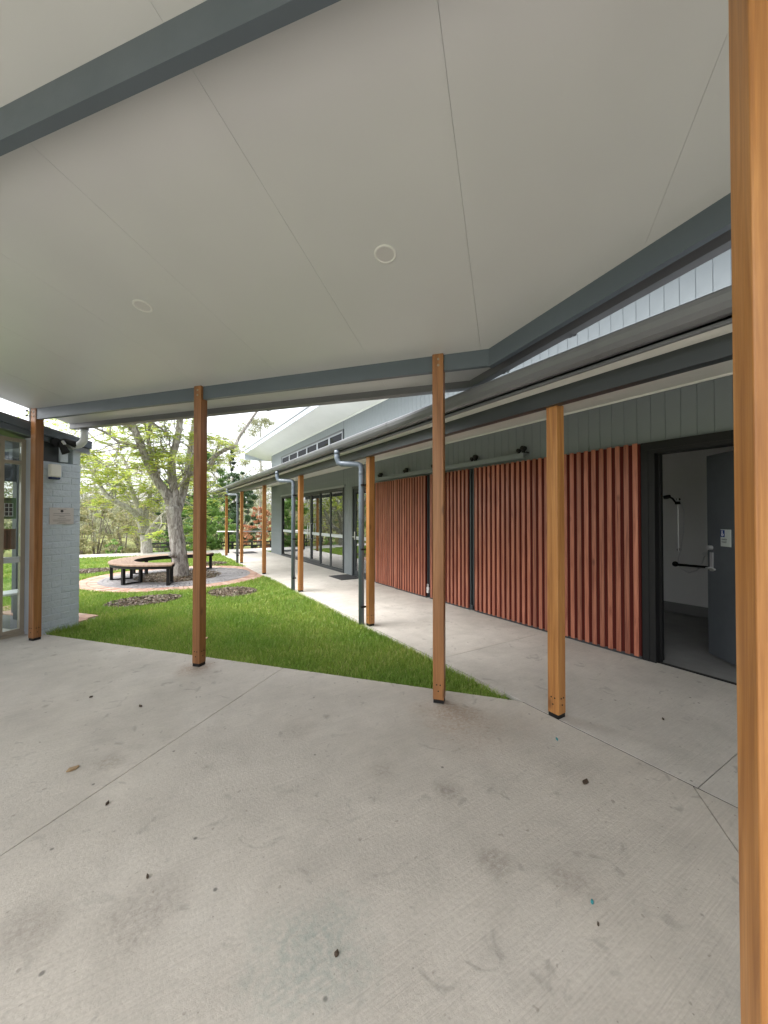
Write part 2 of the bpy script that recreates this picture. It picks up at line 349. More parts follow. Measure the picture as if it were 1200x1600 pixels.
def npmesh(name, V, F, m, parent=None):
    """numpy: V (n,3), F (k,3|4)"""
    me = bpy.data.meshes.new(name); k = F.shape[1]
    me.vertices.add(len(V)); me.vertices.foreach_set('co', V.astype(np.float32).ravel())
    me.loops.add(F.size); me.loops.foreach_set('vertex_index', F.astype(np.int32).ravel())
    me.polygons.add(len(F)); me.polygons.foreach_set('loop_start', np.arange(0, F.size, k, dtype=np.int32)); me.polygons.foreach_set('loop_total', np.full(len(F), k, np.int32))
    me.materials.append(m); me.update(calc_edges=True); me.validate()
    ob = bpy.data.objects.new(name, me); COL.objects.link(ob)
    if parent is not None: attach(ob, parent)
    return ob

# ================================================================== GROUND AND PAVING
def ground_h(x, y):
    # flat court, falling away behind the far path
    t = min(1, max(0, (y - 18.9) / 7.0)); return -0.03 - 1.35 * t * t * (3 - 2 * t)
def grid_axis(a, b, fine0, fine1, st):
    l = list(np.arange(fine0, fine1, st)); k = 1.0; p = fine1
    while p < b: l.append(p); p += k; k *= 1.35
    l.append(b); p = fine0 - st; k = 1.0
    while p > a: l.insert(0, p); p -= k; k *= 1.35
    l.insert(0, a); return l
gx = grid_axis(-300, 300, -12, 12, .8); gy = grid_axis(-200, 500, 3, 34, .8)
gv = [(x, y, ground_h(x, y)) for y in gy for x in gx]; n_ = len(gx)
gf = [(j * n_ + i, j * n_ + i + 1, (j + 1) * n_ + i + 1, (j + 1) * n_ + i) for j in range(len(gy) - 1) for i in range(n_ - 1)]
g = MB().add(gv, gf).build('ground', M['ground'], smooth=True); tag(g, 'lawn ground sheet around the courtyard', kind='structure')

EDGE_W, FRONT_D = 2.60, 3.34
# canopy slab: panels between saw-cut joints
def slab_poly(u0, u1, d0, d1):
    # clip by walkway edge X = EDGE_W
    P = [UD(u0, d0), UD(u1, d0), UD(u1, d1), UD(u0, d1)]; out = []
    for i in range(4):
        a, b = P[i], P[(i + 1) % 4]; ia, ib = a.x <= EDGE_W, b.x <= EDGE_W
        if ia: out.append(a)
        if ia != ib: t_ = (EDGE_W - a.x) / (b.x - a.x); out.append(a + (b - a) * t_)
    return [(p.x, p.y) for p in out]
cf = MB(); cf.prism(slab_poly(-9, 7, -9, FRONT_D - .01), -.09, -.014)
floor = cf.build('concrete_floor', M['joint']); tag(floor, 'broom finished concrete floor under the canopy', kind='structure')
us = [-9, -5.25, -2.15, .965, 4.1, 7.0]; ds = [-9, -5.6, -1.6, FRONT_D]
for i in range(len(us) - 1):
    for j in range(len(ds) - 1):
        p = slab_poly(us[i] + .0025, us[i + 1] - .0025, ds[j] + .0025, ds[j + 1] - (.0025 if j < len(ds) - 2 else 0))
        if len(p) > 2: MB().prism(p, -.08, 0.0).build('slab_panel', M['slab'], floor)
wk = MB().box((EDGE_W + .013, -6, -.12), (4.52, 17.6, -.014)).build('walkway', M['joint']); tag(wk, 'pale concrete walkway along the building', kind='structure')
js = [-6, -3.55, -1.32, .915, 3.17, 5.43, 7.68, 9.93, 12.18, 14.43, 17.6]
for a, b in zip(js[:-1], js[1:]): MB().box((EDGE_W + .012, a + .0025, -.11), (4.5, b - .0025, .0)).build('slab_panel', M['walk'], wk)
MB().box((EDGE_W + .0005, -6, -.05), (EDGE_W + .0115, 2.08, -.003)).build('expansion_joint', M['black'], wk)
# kerb strip of walkway exposed beside the grass
MB().box((2.545, 2.26, -.12), (EDGE_W + .004, 17.6, -.003)).build('walkway_edge', M['walk'], wk)
pth = MB().prism([(-40, 20.5), (-6, 18.6), (2.54, 17.0), (2.54, 17.62), (6, 17.62), (6, 19.2), (2.2, 19.0), (-6, 20.0), (-40, 22.2)], -.2, -.012).build('far_path', M['path'])
tag(pth, 'pale concrete path crossing behind the lawn', kind='structure')

# round brick paving about the tree
RC = Vector((.72, 11.1, 0)); R_OUT = 2.12
base = MB(); N = 72
base.prism([(RC.x + (R_OUT - .01) * math.cos(2 * math.pi * k / N), RC.y + (R_OUT - .01) * math.sin(2 * math.pi * k / N)) for k in range(N)], -.1, -.022)
base.prism([(RC.x + 1.2, RC.y + .95), (RC.x + 1.2, RC.y - .98), (2.545, 10.05), (2.545, 12.0)], -.1, -.020)
pav = base.build('brick_paving', M['setts']); tag(pav, 'round red brick paving ring under the curved bench', kind='structure')
br = None
for (r0, r1, n2) in ((1.895, 2.12, 136), (1.66, 1.885, 120)):
    wdt = 2 * math.pi * ((r0 + r1) / 2) / n2 - .008
    m_ = MB().box((r0, -wdt / 2, -.05), (r1, wdt / 2, 0)); b0 = m_.build('brick', M['paver'], pav); b0.matrix_parent_inverse = Matrix()
    for k in range(n2):
        a = 2 * math.pi * k / n2
        loc = (RC.x, RC.y, -.006 + random.uniform(-.003, .003))
        if k == 0: b0.location = loc; b0.rotation_euler = (0, 0, a)
        else: share(b0, 'brick', pav, loc, (0, 0, a))
# grey setts inside (too small to pick apart)
sm = MB()
for r0 in np.arange(1.0, 1.62, .1):
    nn = int(2 * math.pi * r0 / .1)
    for k in range(nn):
        a = 2 * math.pi * k / nn + r0 * 7; ca, sa = math.cos(a), math.sin(a); r = r0 + .05
        sm.obox((RC.x + r * ca, RC.y + r * sa, -.018 + random.uniform(-.003, .003)), (ca * .045, sa * .045, 0), (-sa * .043, ca * .043, 0), (0, 0, .018))
for yy in np.arange(10.1, 11.98, .1):
    for xx in np.arange(2.0, 2.5, .1):
        if (Vector((xx, yy, 0)) - RC).length > 2.16: sm.obox((xx + .02, yy, -.016 + random.uniform(-.003, .003)), (.045, 0, 0), (0, .045, 0), (0, 0, .016))
tag(sm.build('grey_setts', M['setts'], pav), kind='stuff')
# small brick apron behind the painted pier
ap = MB().prism([tuple(UD(*q)[:2]) for q in ((-7.6, 3.83), (-5.80, 3.83), (-5.95, 4.24), (-7.6, 4.24))], -.1, -.012).build('brick_apron', M['setts']); tag(ap, 'small pink brick apron beside the painted pier', kind='structure')
b0 = None
for i in range(9):
    for j in range(2):
        c = UD(-5.975 - i * .235 - (.09 if j else .0), 3.93 + j * .2, -.008)
        m_ = MB().obox(c, Vector((UX, UY, 0)) * .112, Vector((NX, NY, 0)) * .095, (0, 0, .016)); m_.build('brick', M['paver'], ap)

# mulch beds
def in_poly(): pass
BEDS = [  # centre, half-axes, rotation, label
    ((-.02, 8.15), (.62, .42), .25, 'oval mulch bed on the lawn in front of the curved bench'),
    ((1.47, 8.18), (.46, .55), .1, 'mulch bed on the lawn between the bench and the walkway'),
    ((-1.75, 10.0), (.5, .45), 0, 'mulch bed on the lawn beside the painted pier'),
    ((-1.35, 13.4), (.75, .55), 0, 'far mulch bed on the lawn behind the bench'),
    ((1.75, 13.5), (.5, .5), 0, 'small mulch bed by the walkway behind the tree'),
    ((RC.x, RC.y), (.98, .98), 0, 'round mulch bed inside the bench at the tree base')]
def chips(cx, cy, a, b, rot, n, z):
    r = np.sqrt(rng.random(n)); th = rng.random(n) * 2 * np.pi; X = r * np.cos(th) * a; Y = r * np.sin(th) * b
    cr, sr = math.cos(rot), math.sin(rot); P = np.stack([cx + X * cr - Y * sr, cy + X * sr + Y * cr, z + .03 * (1 - r ** 2) + rng.random(n) * .012], 1)
    return P
def cards(P, L, Wd, flat=.35):
    n = len(P); d = rng.normal(size=(n, 3)); d[:, 2] *= flat; d /= np.linalg.norm(d, axis=1)[:, None]
    e = np.cross(d, rng.normal(size=(n, 3)) * [flat, flat, 1]); e /= np.linalg.norm(e, axis=1)[:, None] + 1e-9
    L = np.broadcast_to(np.asarray(L), n)[:, None]; Wd = np.broadcast_to(np.asarray(Wd), n)[:, None]
    V = np.stack([P - d * L / 2, P + e * Wd / 2, P + d * L / 2, P - e * Wd / 2], 1).reshape(-1, 3)
    return V, np.arange(4 * n).reshape(n, 4)
for (c, ab, rot, lab) in BEDS:
    m_ = MB(); N2 = 40; rings = [1.0, .8, .45]; vs = []
    for r in rings:
        for k in range(N2):
            a = 2 * math.pi * k / N2; q = 1 + .04 * math.sin(3 * a + c[0] * 5) + .03 * math.sin(7 * a); x, y = r * q * ab[0] * math.cos(a), r * q * ab[1] * math.sin(a)
            vs.append((c[0] + x * math.cos(rot) - y * math.sin(rot), c[1] + x * math.sin(rot) + y * math.cos(rot), (-.045, .0, .022)[rings.index(r)] + random.uniform(-.004, .004)))
    vs.append((c[0], c[1], .03)); fs = []
    for i in range(2):
        for k in range(N2): k2 = (k + 1) % N2; fs.append((i * N2 + k, i * N2 + k2, (i + 1) * N2 + k2, (i + 1) * N2 + k))
    fs += [(2 * N2 + k, 2 * N2 + (k + 1) % N2, 3 * N2) for k in range(N2)]
    bed = m_.add(vs, fs).build('mulch_bed', M['mulch'], smooth=True, org=(c[0], c[1], 0)); tag(bed, lab, 'mulch bed', 'mulch beds on the lawn')
    V, F = cards(chips(c[0], c[1], ab[0], ab[1], rot, int(2600 * ab[0] * ab[1]) + 500, .004), rng.uniform(.03, .09, int(2600 * ab[0] * ab[1]) + 500), .022, .3)
    tag(npmesh('bark_chips', V, F, M['chip'], bed), kind='stuff')

# grass blades over the lawn in view
def lawn_mask(P):
    x, y = P[:, 0], P[:, 1]; u = x * UX + y * UY; d = x * NX + y * NY
    ok = (x < 2.56) & (d > FRONT_D - .005) & (y < 18.6 - .0 * x)
    ok &= ~((u < -5.66) & (d < 3.80)); ok &= ~((u < -5.79 - (d - 3.83) * .38) & (d > 3.79) & (d < 4.24) & (u > -7.6))
    r = np.hypot(x - RC.x, y - RC.y); ok &= r > R_OUT - .01
    ok &= ~((x > RC.x + 1.2) & (np.abs(y - 11.02) < 1.0 - .0))
    for (c, ab, rot, _) in BEDS[:-1]:
        dx, dy = x - c[0], y - c[1]; X = dx * math.cos(rot) + dy * math.sin(rot); Y = -dx * math.sin(rot) + dy * math.cos(rot)
        ok &= (X / ab[0]) ** 2 + (Y / ab[1]) ** 2 > rng.uniform(.86, 1.0, len(x))
    ok &= y < 17.05 + np.clip(2.54 - x, 0, 99) * .187
    return ok
def blades(n, seed):
    dep = np.exp(rng.uniform(math.log(3.2), math.log(21), n)); px = rng.uniform(-30, 830, n); r = (px - 600) / FPX
    X = (cyw * r + syw) * dep; Y = (-syw * r + cyw) * dep
    P = np.stack([X, Y, np.full(n, -.03)], 1); k = lawn_mask(P); P = P[k]; dep = dep[k]; n = len(P)
    h = rng.uniform(.030, .054, n) * (1 + .25 * np.sin(P[:, 0] * 3.1) * np.sin(P[:, 1] * 2.3)) + .004 * dep * .5
    th = rng.random(n) * 2 * np.pi; w = .0032 * np.maximum(1, dep / 4.2) * rng.uniform(.7, 1.4, n)
    lean = rng.uniform(.1, .95, n) * h; la = rng.random(n) * 2 * np.pi
    a = P + np.stack([np.cos(th) * w, np.sin(th) * w, 0 * th], 1); b = P - np.stack([np.cos(th) * w, np.sin(th) * w, 0 * th], 1)
    mid = P + np.stack([np.cos(la) * lean * .35, np.sin(la) * lean * .35, h * .65], 1); off = np.stack([np.cos(th) * w * .7, np.sin(th) * w * .7, 0 * th], 1)
    tip = P + np.stack([np.cos(la) * lean, np.sin(la) * lean, h], 1)
    V = np.stack([a, b, mid - off, mid + off, tip], 1).reshape(-1, 3); i = np.arange(n) * 5
    F = np.concatenate([np.stack([i, i + 1, i + 2], 1), np.stack([i, i + 2, i + 3], 1), np.stack([i + 3, i + 2, i + 4], 1)])
    return V, F
V, F = blades(330000, 1)
gr = npmesh('lawn_grass', V, F, M['grass']); tag(gr, 'short green grass blades of the courtyard lawn', 'grass', kind='stuff')
# longer tufts along slab edges and the pier foot
def tufts(pts, hmin, hmax, per, spread):
    P = np.repeat(np.array([[p.x, p.y, -.03] for p in pts]), per, 0); n = len(P); P[:, :2] += rng.normal(size=(n, 2)) * spread
    k = lawn_mask(P); P = P[k]; n = len(P)
    h = rng.uniform(hmin, hmax, n); th = rng.random(n) * 6.28; la = rng.random(n) * 6.28; ln = rng.uniform(.2, .9, n) * h; w = .0036
    a = P + np.stack([np.cos(th) * w, np.sin(th) * w, 0 * th], 1); b = P - np.stack([np.cos(th) * w, np.sin(th) * w, 0 * th], 1); t_ = P + np.stack([np.cos(la) * ln, np.sin(la) * ln, h], 1)
    return np.stack([a, b, t_], 1).reshape(-1, 3), np.arange(3 * n).reshape(n, 3)
tp = [UD(-5.60, 3.36 + i * .03) for i in range(16)] + [Vector((2.53, 2.2 + i * .05, 0)) for i in range(150)]
V, F = tufts(tp[:16], .06, .13, 22, .03); V2, F2 = tufts(tp[16:], .05, .085, 20, .025); F = np.concatenate([F, F2 + len(V)]); V = np.concatenate([V, V2])
tag(npmesh('edge_grass', V, F, M['grass']), 'longer grass tufts along the walkway edge and pier foot', 'grass', kind='stuff')
# dark soil strip under grass against slab is the ground sheet itself

# ================================================================== MAIN BUILDING
WX = 4.5
ZS = lambda x: 2.44 + (x - 2.57) * .192        # walkway soffit height
bld = empty('main_building', (6.5, 8, 0), 'grey panelled building with glazed doors and a high eave beside the walkway', 'building')
S_END = 16.45
OPEN = [(.86, 1.945, 2.20), (7.70, 8.83, 2.28), (9.34, 14.93, 2.30)]      # toilet door, glass door, glazing
def openz(s):
    for a, b, z in OPEN:
        if a < s < b: return z
    return 0.0
# backing wall (carries the grooves' colour)
bw = MB(); cuts = [-9] + [q for o in OPEN for q in o[:2]] + [S_END]  # near end lengthened out of view to reduce light under the walkway roof
for i in range(0, len(cuts), 2): bw.box((WX + .005, cuts[i], -.1), (WX + .13, cuts[i + 1], 3.12))
for a, b, z in OPEN: bw.box((WX + .005, a, z), (WX + .13, b, 3.12))
bw.box((WX + .005, -9, 3.12), (WX + .13, 9.40, 4.3)); bw.box((WX + .005, 9.40, 3.85), (WX + .13, 14.95, 4.3)); bw.box((WX + .005, 14.95, 3.12), (WX + .13, S_END, 4.3))
bw.build('wall', M['groove'], bld)
BP, BG = .133, .0035
cache = {}
def board(s0, s1, z0, z1):
    key = (round(s1 - s0, 4), round(z0, 3), round(z1, 3))
    if key not in cache:
        m_ = MB(); w_ = s1 - s0; c_ = .003
        m_.add([(0, c_, z0), (0, w_ - c_, z0), (.004, w_, z0), (.004, 0, z0), (0, c_, z1), (0, w_ - c_, z1), (.004, w_, z1), (.004, 0, z1)],
               [(0, 3, 2, 1), (4, 5, 6, 7), (1, 0, 4, 5), (2, 1, 5, 6), (0, 3, 7, 4)])
        o = m_.build('cladding_board', M['clad'], bld); o.matrix_parent_inverse = Matrix.Translation(-Vector(bld.location)); o.location = (WX, s0, 0); cache[key] = o
    else:
        o = cache[key].copy(); COL.objects.link(o); o.location = (WX, s0, 0)
k = 0; s = S_END - BP
while s > -2.2:
    a, b = s + BG / 2, s + BP - BG / 2; mid = (a + b) / 2; oz = openz(mid)
    zb = oz if oz else (2.15 if 1.95 < mid < 7.6 else .0)
    if s > .2 or True:
        for o_ in OPEN:       # trim at jambs
            if a < o_[0] < b: (b, oz) = (o_[0], 0) if (o_[0] - a) > .05 else (b, oz)
            if a < o_[1] < b and oz == 0: a = min(o_[1], b - .02)
        board(a, b, zb, 2.84)
    if s > 2.0 or True:
        if 9.40 < mid < 14.95: board(a, b, 3.87, 4.14); 
        else: board(a, b, 2.86, 4.14)
    s -= BP; k += 1
MB().box((WX + .13, S_END - .12, -.1), (9.6, S_END, 4.6)).build('end_wall', M['clad'], bld)
MB().box((9.5, -9, -.1), (9.62, S_END - .12, 4.3)).build('rear_wall', M['inner'], bld)
MB().box((WX + .14, 3.3, -.06), (9.5, S_END - .13, -.004)).build('interior_floor', M['carpet'], bld)
MB().box((WX + .14, 3.3, 2.75), (9.5, S_END - .13, 2.80)).build('interior_ceiling', M['inner'], bld)
MB().box((WX + .14, 7.5, 0), (9.5, 7.58, 2.75)).build('partition_wall', M['inner'], bld)
# upper roof: raking soffit, fascia, capping
eo, zi, zo = 3.72, 4.145, 4.35; S0, S1 = -9.0, 18.0
MB().add([(WX + .14, S0, zi - .037), (eo, S0, zo), (eo, S1, zo), (WX + .14, S1, zi - .037), (WX + .14, S0, zi), (eo, S0, zo + .03), (eo, S1, zo + .03), (WX + .14, S1, zi)],
         [(0, 1, 2, 3), (7, 6, 5, 4), (0, 4, 5, 1), (2, 6, 7, 3), (1, 5, 6, 2)]).build('eave_soffit', M['soffit'], bld)
MB().box((WX - .018, S0, 4.10), (WX - .002, S_END, 4.145)).build('soffit_trim', M['soffit'], bld)
MB().add([(9.8, S_END - .1, zi - .3), (WX + .1, S_END - .1, zi - .03), (WX + .1, S1, zi - .03), (9.8, S1, zi - .3)], [(0, 1, 2, 3)]).build('gable_soffit', M['soffit'], bld)
fo = MB().box((eo - .022, S0, zo - .02), (eo, S1, zo + .16)).build('fascia', M['fascia_w'], bld)
MB().box((eo - .045, S0, zo + .13), (eo - .0225, S1, zo + .215)).build('fascia_capping', M['fascia'], fo)
MB().box((eo, S1, zo - .25), (9.8, S1 + .022, zo + .20)).build('fascia', M['fascia_w'], bld)
MB().add([(eo - .03, S0, zo + .21), (9.8, S0, zo - .9), (9.8, S1 + .02, zo - .9), (eo - .03, S1 + .02, zo + .21)], [(0, 1, 2, 3)]).build('roof_sheet', M['roofm'], bld)

# clerestory window strip: six panes
cw = MB(); y0, y1, z0, z1 = 9.36, 14.97, 3.13, 3.88
cw.box((WX - .022, y0, z1 - .05), (WX + .06, y1, z1)); cw.box((WX - .022, y0, z0), (WX + .06, y1, z0 + .04)); cw.box((WX - .022, y0, z0 + .04), (WX + .06, y0 + .05, z1 - .05)); cw.box((WX - .022, y1 - .05, z0 + .04), (WX + .06, y1, z1 - .05))
cwo = cw.build('clerestory_window', M['frame'], bld)
inn = MB(); n6 = 6; pw = (y1 - y0 - .1) / n6
inn.box((WX - .012, y0 + .05, z1 - .085), (WX + .02, y1 - .05, z1 - .05))
for i in range(n6):
    a = y0 + .05 + i * pw
    for q in (a, a + pw - .05): inn.box((WX - .012, q, z0 + .04), (WX + .02, q + .05, z1 - .085))
inn.build('sash_frame', M['fascia'], cwo)
for i in range(n6): a = y0 + .05 + i * pw; MB().box((WX + .004, a + .05, z0 + .04), (WX + .010, a + pw - .05, z1 - .085)).build('pane', M['glassd'], cwo)
MB().box((WX + .131, y0, z0), (WX + .14, y1, z1)).build('pane_backing', M['black'], cwo)  # plain black sheet closing the window behind its panes

# glazed wall
def rect_frame(m_, x0, x1, a, b, z0, z1, t_, bot=None):
    bot = t_ if bot is None else bot
    m_.box((x0, a, z0), (x1, b, z0 + bot)); m_.box((x0, a, z1 - t_), (x1, b, z1)); m_.box((x0, a, z0 + bot), (x1, a + t_, z1 - t_)); m_.box((x0, b - t_, z0 + bot), (x1, b, z1 - t_))
gz = empty('glazed_entry', (WX, 12.1, 0), 'long charcoal framed glass entry with five bays and pull handles', 'glazed doors')
m_ = MB(); rect_frame(m_, WX - .02, WX + .10, 9.34, 14.93, .0, 2.30, .055); m_.build('outer_frame', M['frame'], gz)
MB().box((WX - .035, 9.26, 2.303), (WX - .001, 15.0, 2.36)).build('head_flashing', M['fascia'], gz)
bays = [9.395, 10.28, 11.02, 11.81, 12.80, 13.75, 14.875]
for i in range(len(bays) - 1):
    a, b = bays[i] + .002, bays[i + 1] - .002; leaf = i in (2, 3)
    m_ = MB(); rect_frame(m_, WX + .01 - (.012 if leaf else 0), WX + .06, a, b, .057, 2.243, .045 if leaf else .03, .10 if leaf else .035)
    fr = m_.build('door_leaf' if leaf else 'fixed_bay', M['frame'] if i != 5 else M['black'], gz); x_ = .045 if leaf else .03; zb_ = .10 if leaf else .035
    MB().box((WX + .03, a + x_, .057 + zb_), (WX + .036, b - x_, 2.243 - x_)).build('pane', M['glass'], fr)
    MB().box((WX + .0265, a + x_, .93), (WX + .0285, b - x_, 1.02)).build('safety_band', M['frost'], fr)
    if leaf:
        yh = b - .10 if i == 2 else a + .10
        MB().tube([(WX - .002, yh, .80), (WX - .06, yh, .80), (WX - .06, yh, 1.30), (WX - .002, yh, 1.30)], .014, 8).build('pull_handle', M['steel'], fr, True)
# single glass door
gd = empty('glass_door', (WX, 8.26, 0), 'single charcoal framed glass door beside the sliding screens', 'door')
m_ = MB(); rect_frame(m_, WX - .025, WX + .10, 7.70, 8.83, .0, 2.28, .06, .02); m_.build('door_frame', M['frame'], gd)
m_ = MB(); rect_frame(m_, WX + .005, WX + .05, 7.763, 8.767, .022, 2.217, .085, .12); lf = m_.build('door_leaf', M['frame'], gd)
MB().box((WX + .025, 7.848, .142), (WX + .031, 8.682, 2.132)).build('pane', M['glass'], lf)
MB().box((WX + .0215, 7.848, .93), (WX + .0235, 8.682, 1.01)).build('safety_band', M['frost'], lf)
m_ = MB().box((WX - .006, 8.70, .93), (WX + .004, 8.74, 1.13)); m_.tube([(WX, 8.72, 1.0), (WX - .055, 8.72, 1.0), (WX - .055, 8.60, 1.0)], .010, 8); m_.build('lever_handle', M['steel'], lf)
dm = bevel(MB().box((3.93, 8.30, .001), (4.46, 9.05, .013)).build('doormat', M['matt'], org=(4.2, 8.68, 0)), .005); tag(dm, 'dark rubber doormat outside the single glass door', 'doormat')
dm2 = bevel(MB().box((3.1, 16.4, .001), (3.95, 17.3, .012)).build('doormat', M['matt'], org=(3.6, 16.85, 0)), .004); tag(dm2, 'grey mat on the walkway by the far handrail', 'doormat')

# ---- slatted sliding screens
PITCH_S, SW = .0885, .047
slat_mesh = {}
def slats(root, a, b, xf, z0, z1):
    """slats from s=a to s=b with front face at x=xf"""
    n = max(1, int(round((b - a) / PITCH_S))); p = (b - a) / n
    MB().box((xf + .009, a, z0 + .01), (xf + .05, b, z1 - .01)).build('backing_panel', M['slatback'], root)
    key = (round(z0, 3), round(z1, 3))
    for i in range(n):
        y = a + (i + .5) * p
        if key not in slat_mesh:
            h = SW / 2; g_ = SW / 2 + .001
            o = MB().add([(0, -h, z0), (0, h, z0), (.009, g_, z0), (.009, -g_, z0), (0, -h, z1), (0, h, z1), (.009, g_, z1), (.009, -g_, z1)],
                         [(0, 1, 2, 3), (7, 6, 5, 4), (1, 0, 4, 5), (2, 1, 5, 6), (0, 3, 7, 4)])
            me = o.build('slat', M['slat'], root); bevel(me, .0015, 1); slat_mesh[key] = me; me.location = (xf, y, 0); me.matrix_parent_inverse = Matrix.Translation(-Vector(root.location))
        else:
            c = slat_mesh[key].copy(); c.name = 'slat'; COL.objects.link(c); c.parent = root; c.matrix_parent_inverse = Matrix.Translation(-Vector(root.location)); c.location = (xf, y, 0)
ST = 2.285
for (a, b, xf, lab) in ((2.035, 4.46, 4.43, 'wide red timber slat screen next to the open toilet door'), (4.575, 5.59, 4.43, 'narrow red slat screen between the two dark steel stiles'),
                        (5.685, 6.73, 4.415, 'red slat screen left of the latched dark stile'), (6.735, 7.585, 4.437, 'farthest red slat screen beside the single glass door')):
    sc_ = empty('slat_screen', (xf, (a + b) / 2, 0), lab, 'screen', 'red slatted screens along the walkway wall'); slats(sc_, a, b, xf, .025, ST)
    MB().box((xf + .009, a, .003), (xf + .05, b, .033)).build('bottom_rail', M['frame'], sc_)
for (a, b, lab) in ((4.462, 4.573, 'dark steel stile between the wide and narrow screens'), (5.592, 5.683, 'dark steel stile with a padlock latch near its foot')):
    stl = empty('screen_stile', (4.45, (a + b) / 2, 0), lab, 'stile', 'dark stiles between the screens')
    m_ = MB(); m_.box((4.452, a, .012), (4.498, a + .03, ST)); m_.box((4.452, b - .03, .012), (4.498, b, ST)); m_.box((4.482, a + .03, .012), (4.498, b - .03, ST)); m_.build('channel', M['frame'], stl)
    if a > 5:
        m_ = MB().box((4.425, a + .012, .16), (4.451, b - .012, .20)); m_.tube([(4.43, a + .03, .20), (4.43, a + .03, .26), (4.43, b - .03, .26), (4.43, b - .03, .20)], .006, 6); m_.box((4.42, a + .02, .10), (4.45, b - .02, .157)); m_.build('padlock_latch', M['steel'], stl)
    else: MB().box((4.43, a + .03, .02), (4.451, b - .02, .09)).build('floor_bolt', M['frame'], stl)
# overhead track
tr = empty('sliding_track', (4.42, 5.5, 2.35), 'grey steel sliding track with roller brackets above the screens', 'track')
m_ = MB(); m_.box((4.385, 3.47, 2.315), (4.39, 7.60, 2.385)); m_.box((4.39, 3.47, 2.38), (4.498, 7.60, 2.385)); m_.box((4.39, 3.47, 2.315), (4.425, 7.60, 2.32)); m_.build('rail', M['clad'], tr)
for yb in (3.53, 4.44, 5.43, 6.33, 7.33):
    m_ = MB(); m_.box((4.40, yb - .05, 2.386), (4.44, yb - .02, 2.47)); m_.box((4.40, yb + .03, 2.386), (4.43, yb + .05, 2.45)); m_.tube([(4.385, yb - .035, 2.45), (4.45, yb - .035, 2.45)], .034, 12); m_.tube([(4.39, yb + .04, 2.43), (4.44, yb + .04, 2.43)], .026, 12); m_.box((4.44, yb - .07, 2.386), (4.498, yb + .07, 2.40)); m_.build('roller_bracket', M['black'], tr)

# ---- toilet room and door
bath = empty('toilet_room', (5.9, 1.6, 0), 'dim white accessible toilet room behind the open grey door', 'room')
A0, A1, BX = -.9, 3.25, 7.12
MB().box((WX + .02, A0, -.06), (BX, A1, -.006)).build('floor', M['vinyl'], bath)
MB().box((BX, A0, -.05), (BX + .1, A1, 2.6)).build('rear_wall', M['bath'], bath)
MB().box((WX + .131, A1, -.05), (BX + .1, A1 + .04, 2.6)).build('side_wall', M['bath'], bath)
MB().box((WX + .131, A0 - .1, -.05), (BX + .1, A0, 2.6)).build('side_wall', M['bath'], bath)
MB().box((WX + .131, A0, 2.6), (BX + .1, A1 + .04, 2.66)).build('ceiling', M['bath'], bath)
MB().box((BX - .012, A0, -.005), (BX - .001, A1 - .002, .15)).build('coved_skirting', M['vinyl'], bath)
m_ = MB(); m_.box((WX - .045, 1.905, 0), (WX + .135, 1.965, 2.20)); m_.box((WX - .05, 1.965, 0), (WX - .002, 2.03, 2.28)); m_.box((WX - .045, .84, 2.16), (WX + .135, 1.905, 2.20)); m_.box((WX - .05, .76, 2.20), (WX - .002, 1.965, 2.28)); m_.box((WX - .045, .84, 0), (WX + .135, .90, 2.16)); m_.box((WX - .05, .76, 0), (WX - .002, .84, 2.20)); m_.box((WX + .04, 1.885, 0.002), (WX + .06, 1.905, 2.16))
m_.box((WX - .02, .90, .0015), (WX + .01, 1.905, .012))
jb = m_.build('door_frame', M['black'], bath)
dr = empty('toilet_door', (4.56, .90, 0), 'slate grey door standing half open with an accessible toilet sign', 'door')
ang = math.radians(39); hd = Vector((math.sin(ang), math.cos(ang), 0)); hn = Vector((-math.cos(ang), math.sin(ang), 0))     # along leaf / outward face (towards viewer)
H0 = Vector((4.565, .905, 0)); LW = 1.055
def DL(a, b, z): return H0 + hd * a + hn * b + Vector((0, 0, z))
MB().obox(DL(LW / 2, -.02, 1.095), hd * (LW / 2), hn * .02, (0, 0, 1.075)).build('door_leaf', M['door'], dr)
m_ = MB(); m_.obox(DL(LW - .065, .004, 1.02), hd * .022, hn * .004, (0, 0, .10)); m_.tube([DL(LW - .065, .008, .95), DL(LW - .065, .055, .95), DL(LW - .19, .055, .95)], .011, 8); m_.build('lever_handle', M['steel'], dr)
MB().tube([DL(LW - .065, .001, 1.17), DL(LW - .065, .045, 1.17)], .024, 14).build('lock_turn', M['steel'], dr)
sp = MB().obox(DL(LW - .274, .004, 1.285), hd * .068, hn * .003, (0, 0, .088)).build('door_sign', M['signp'], dr)
sgn = MB().obox(DL(LW - .236, .0085, 1.33), hd * .027, hn * .001, (0, 0, .036)).build('blue_square', M['blue'], sp)
def sg(a, z, b=.0112): return DL(LW - .236 - a * .75, b, 1.33 + z * .8)
m_ = MB(); m_.tube([sg(-.005, .03), sg(-.004, -.002), sg(.012, -.004), sg(.017, -.022)], .0035, 6); m_.disc(sg(-.005, .033, .0096), hn, .005, .002, 10)
m_.tube([sg(.002 + .015 * math.cos(q), -.015 + .015 * math.sin(q)) for q in np.linspace(2.2, 6.1, 10)], .003, 6); m_.build('wheelchair_symbol', M['whitep'], sp)
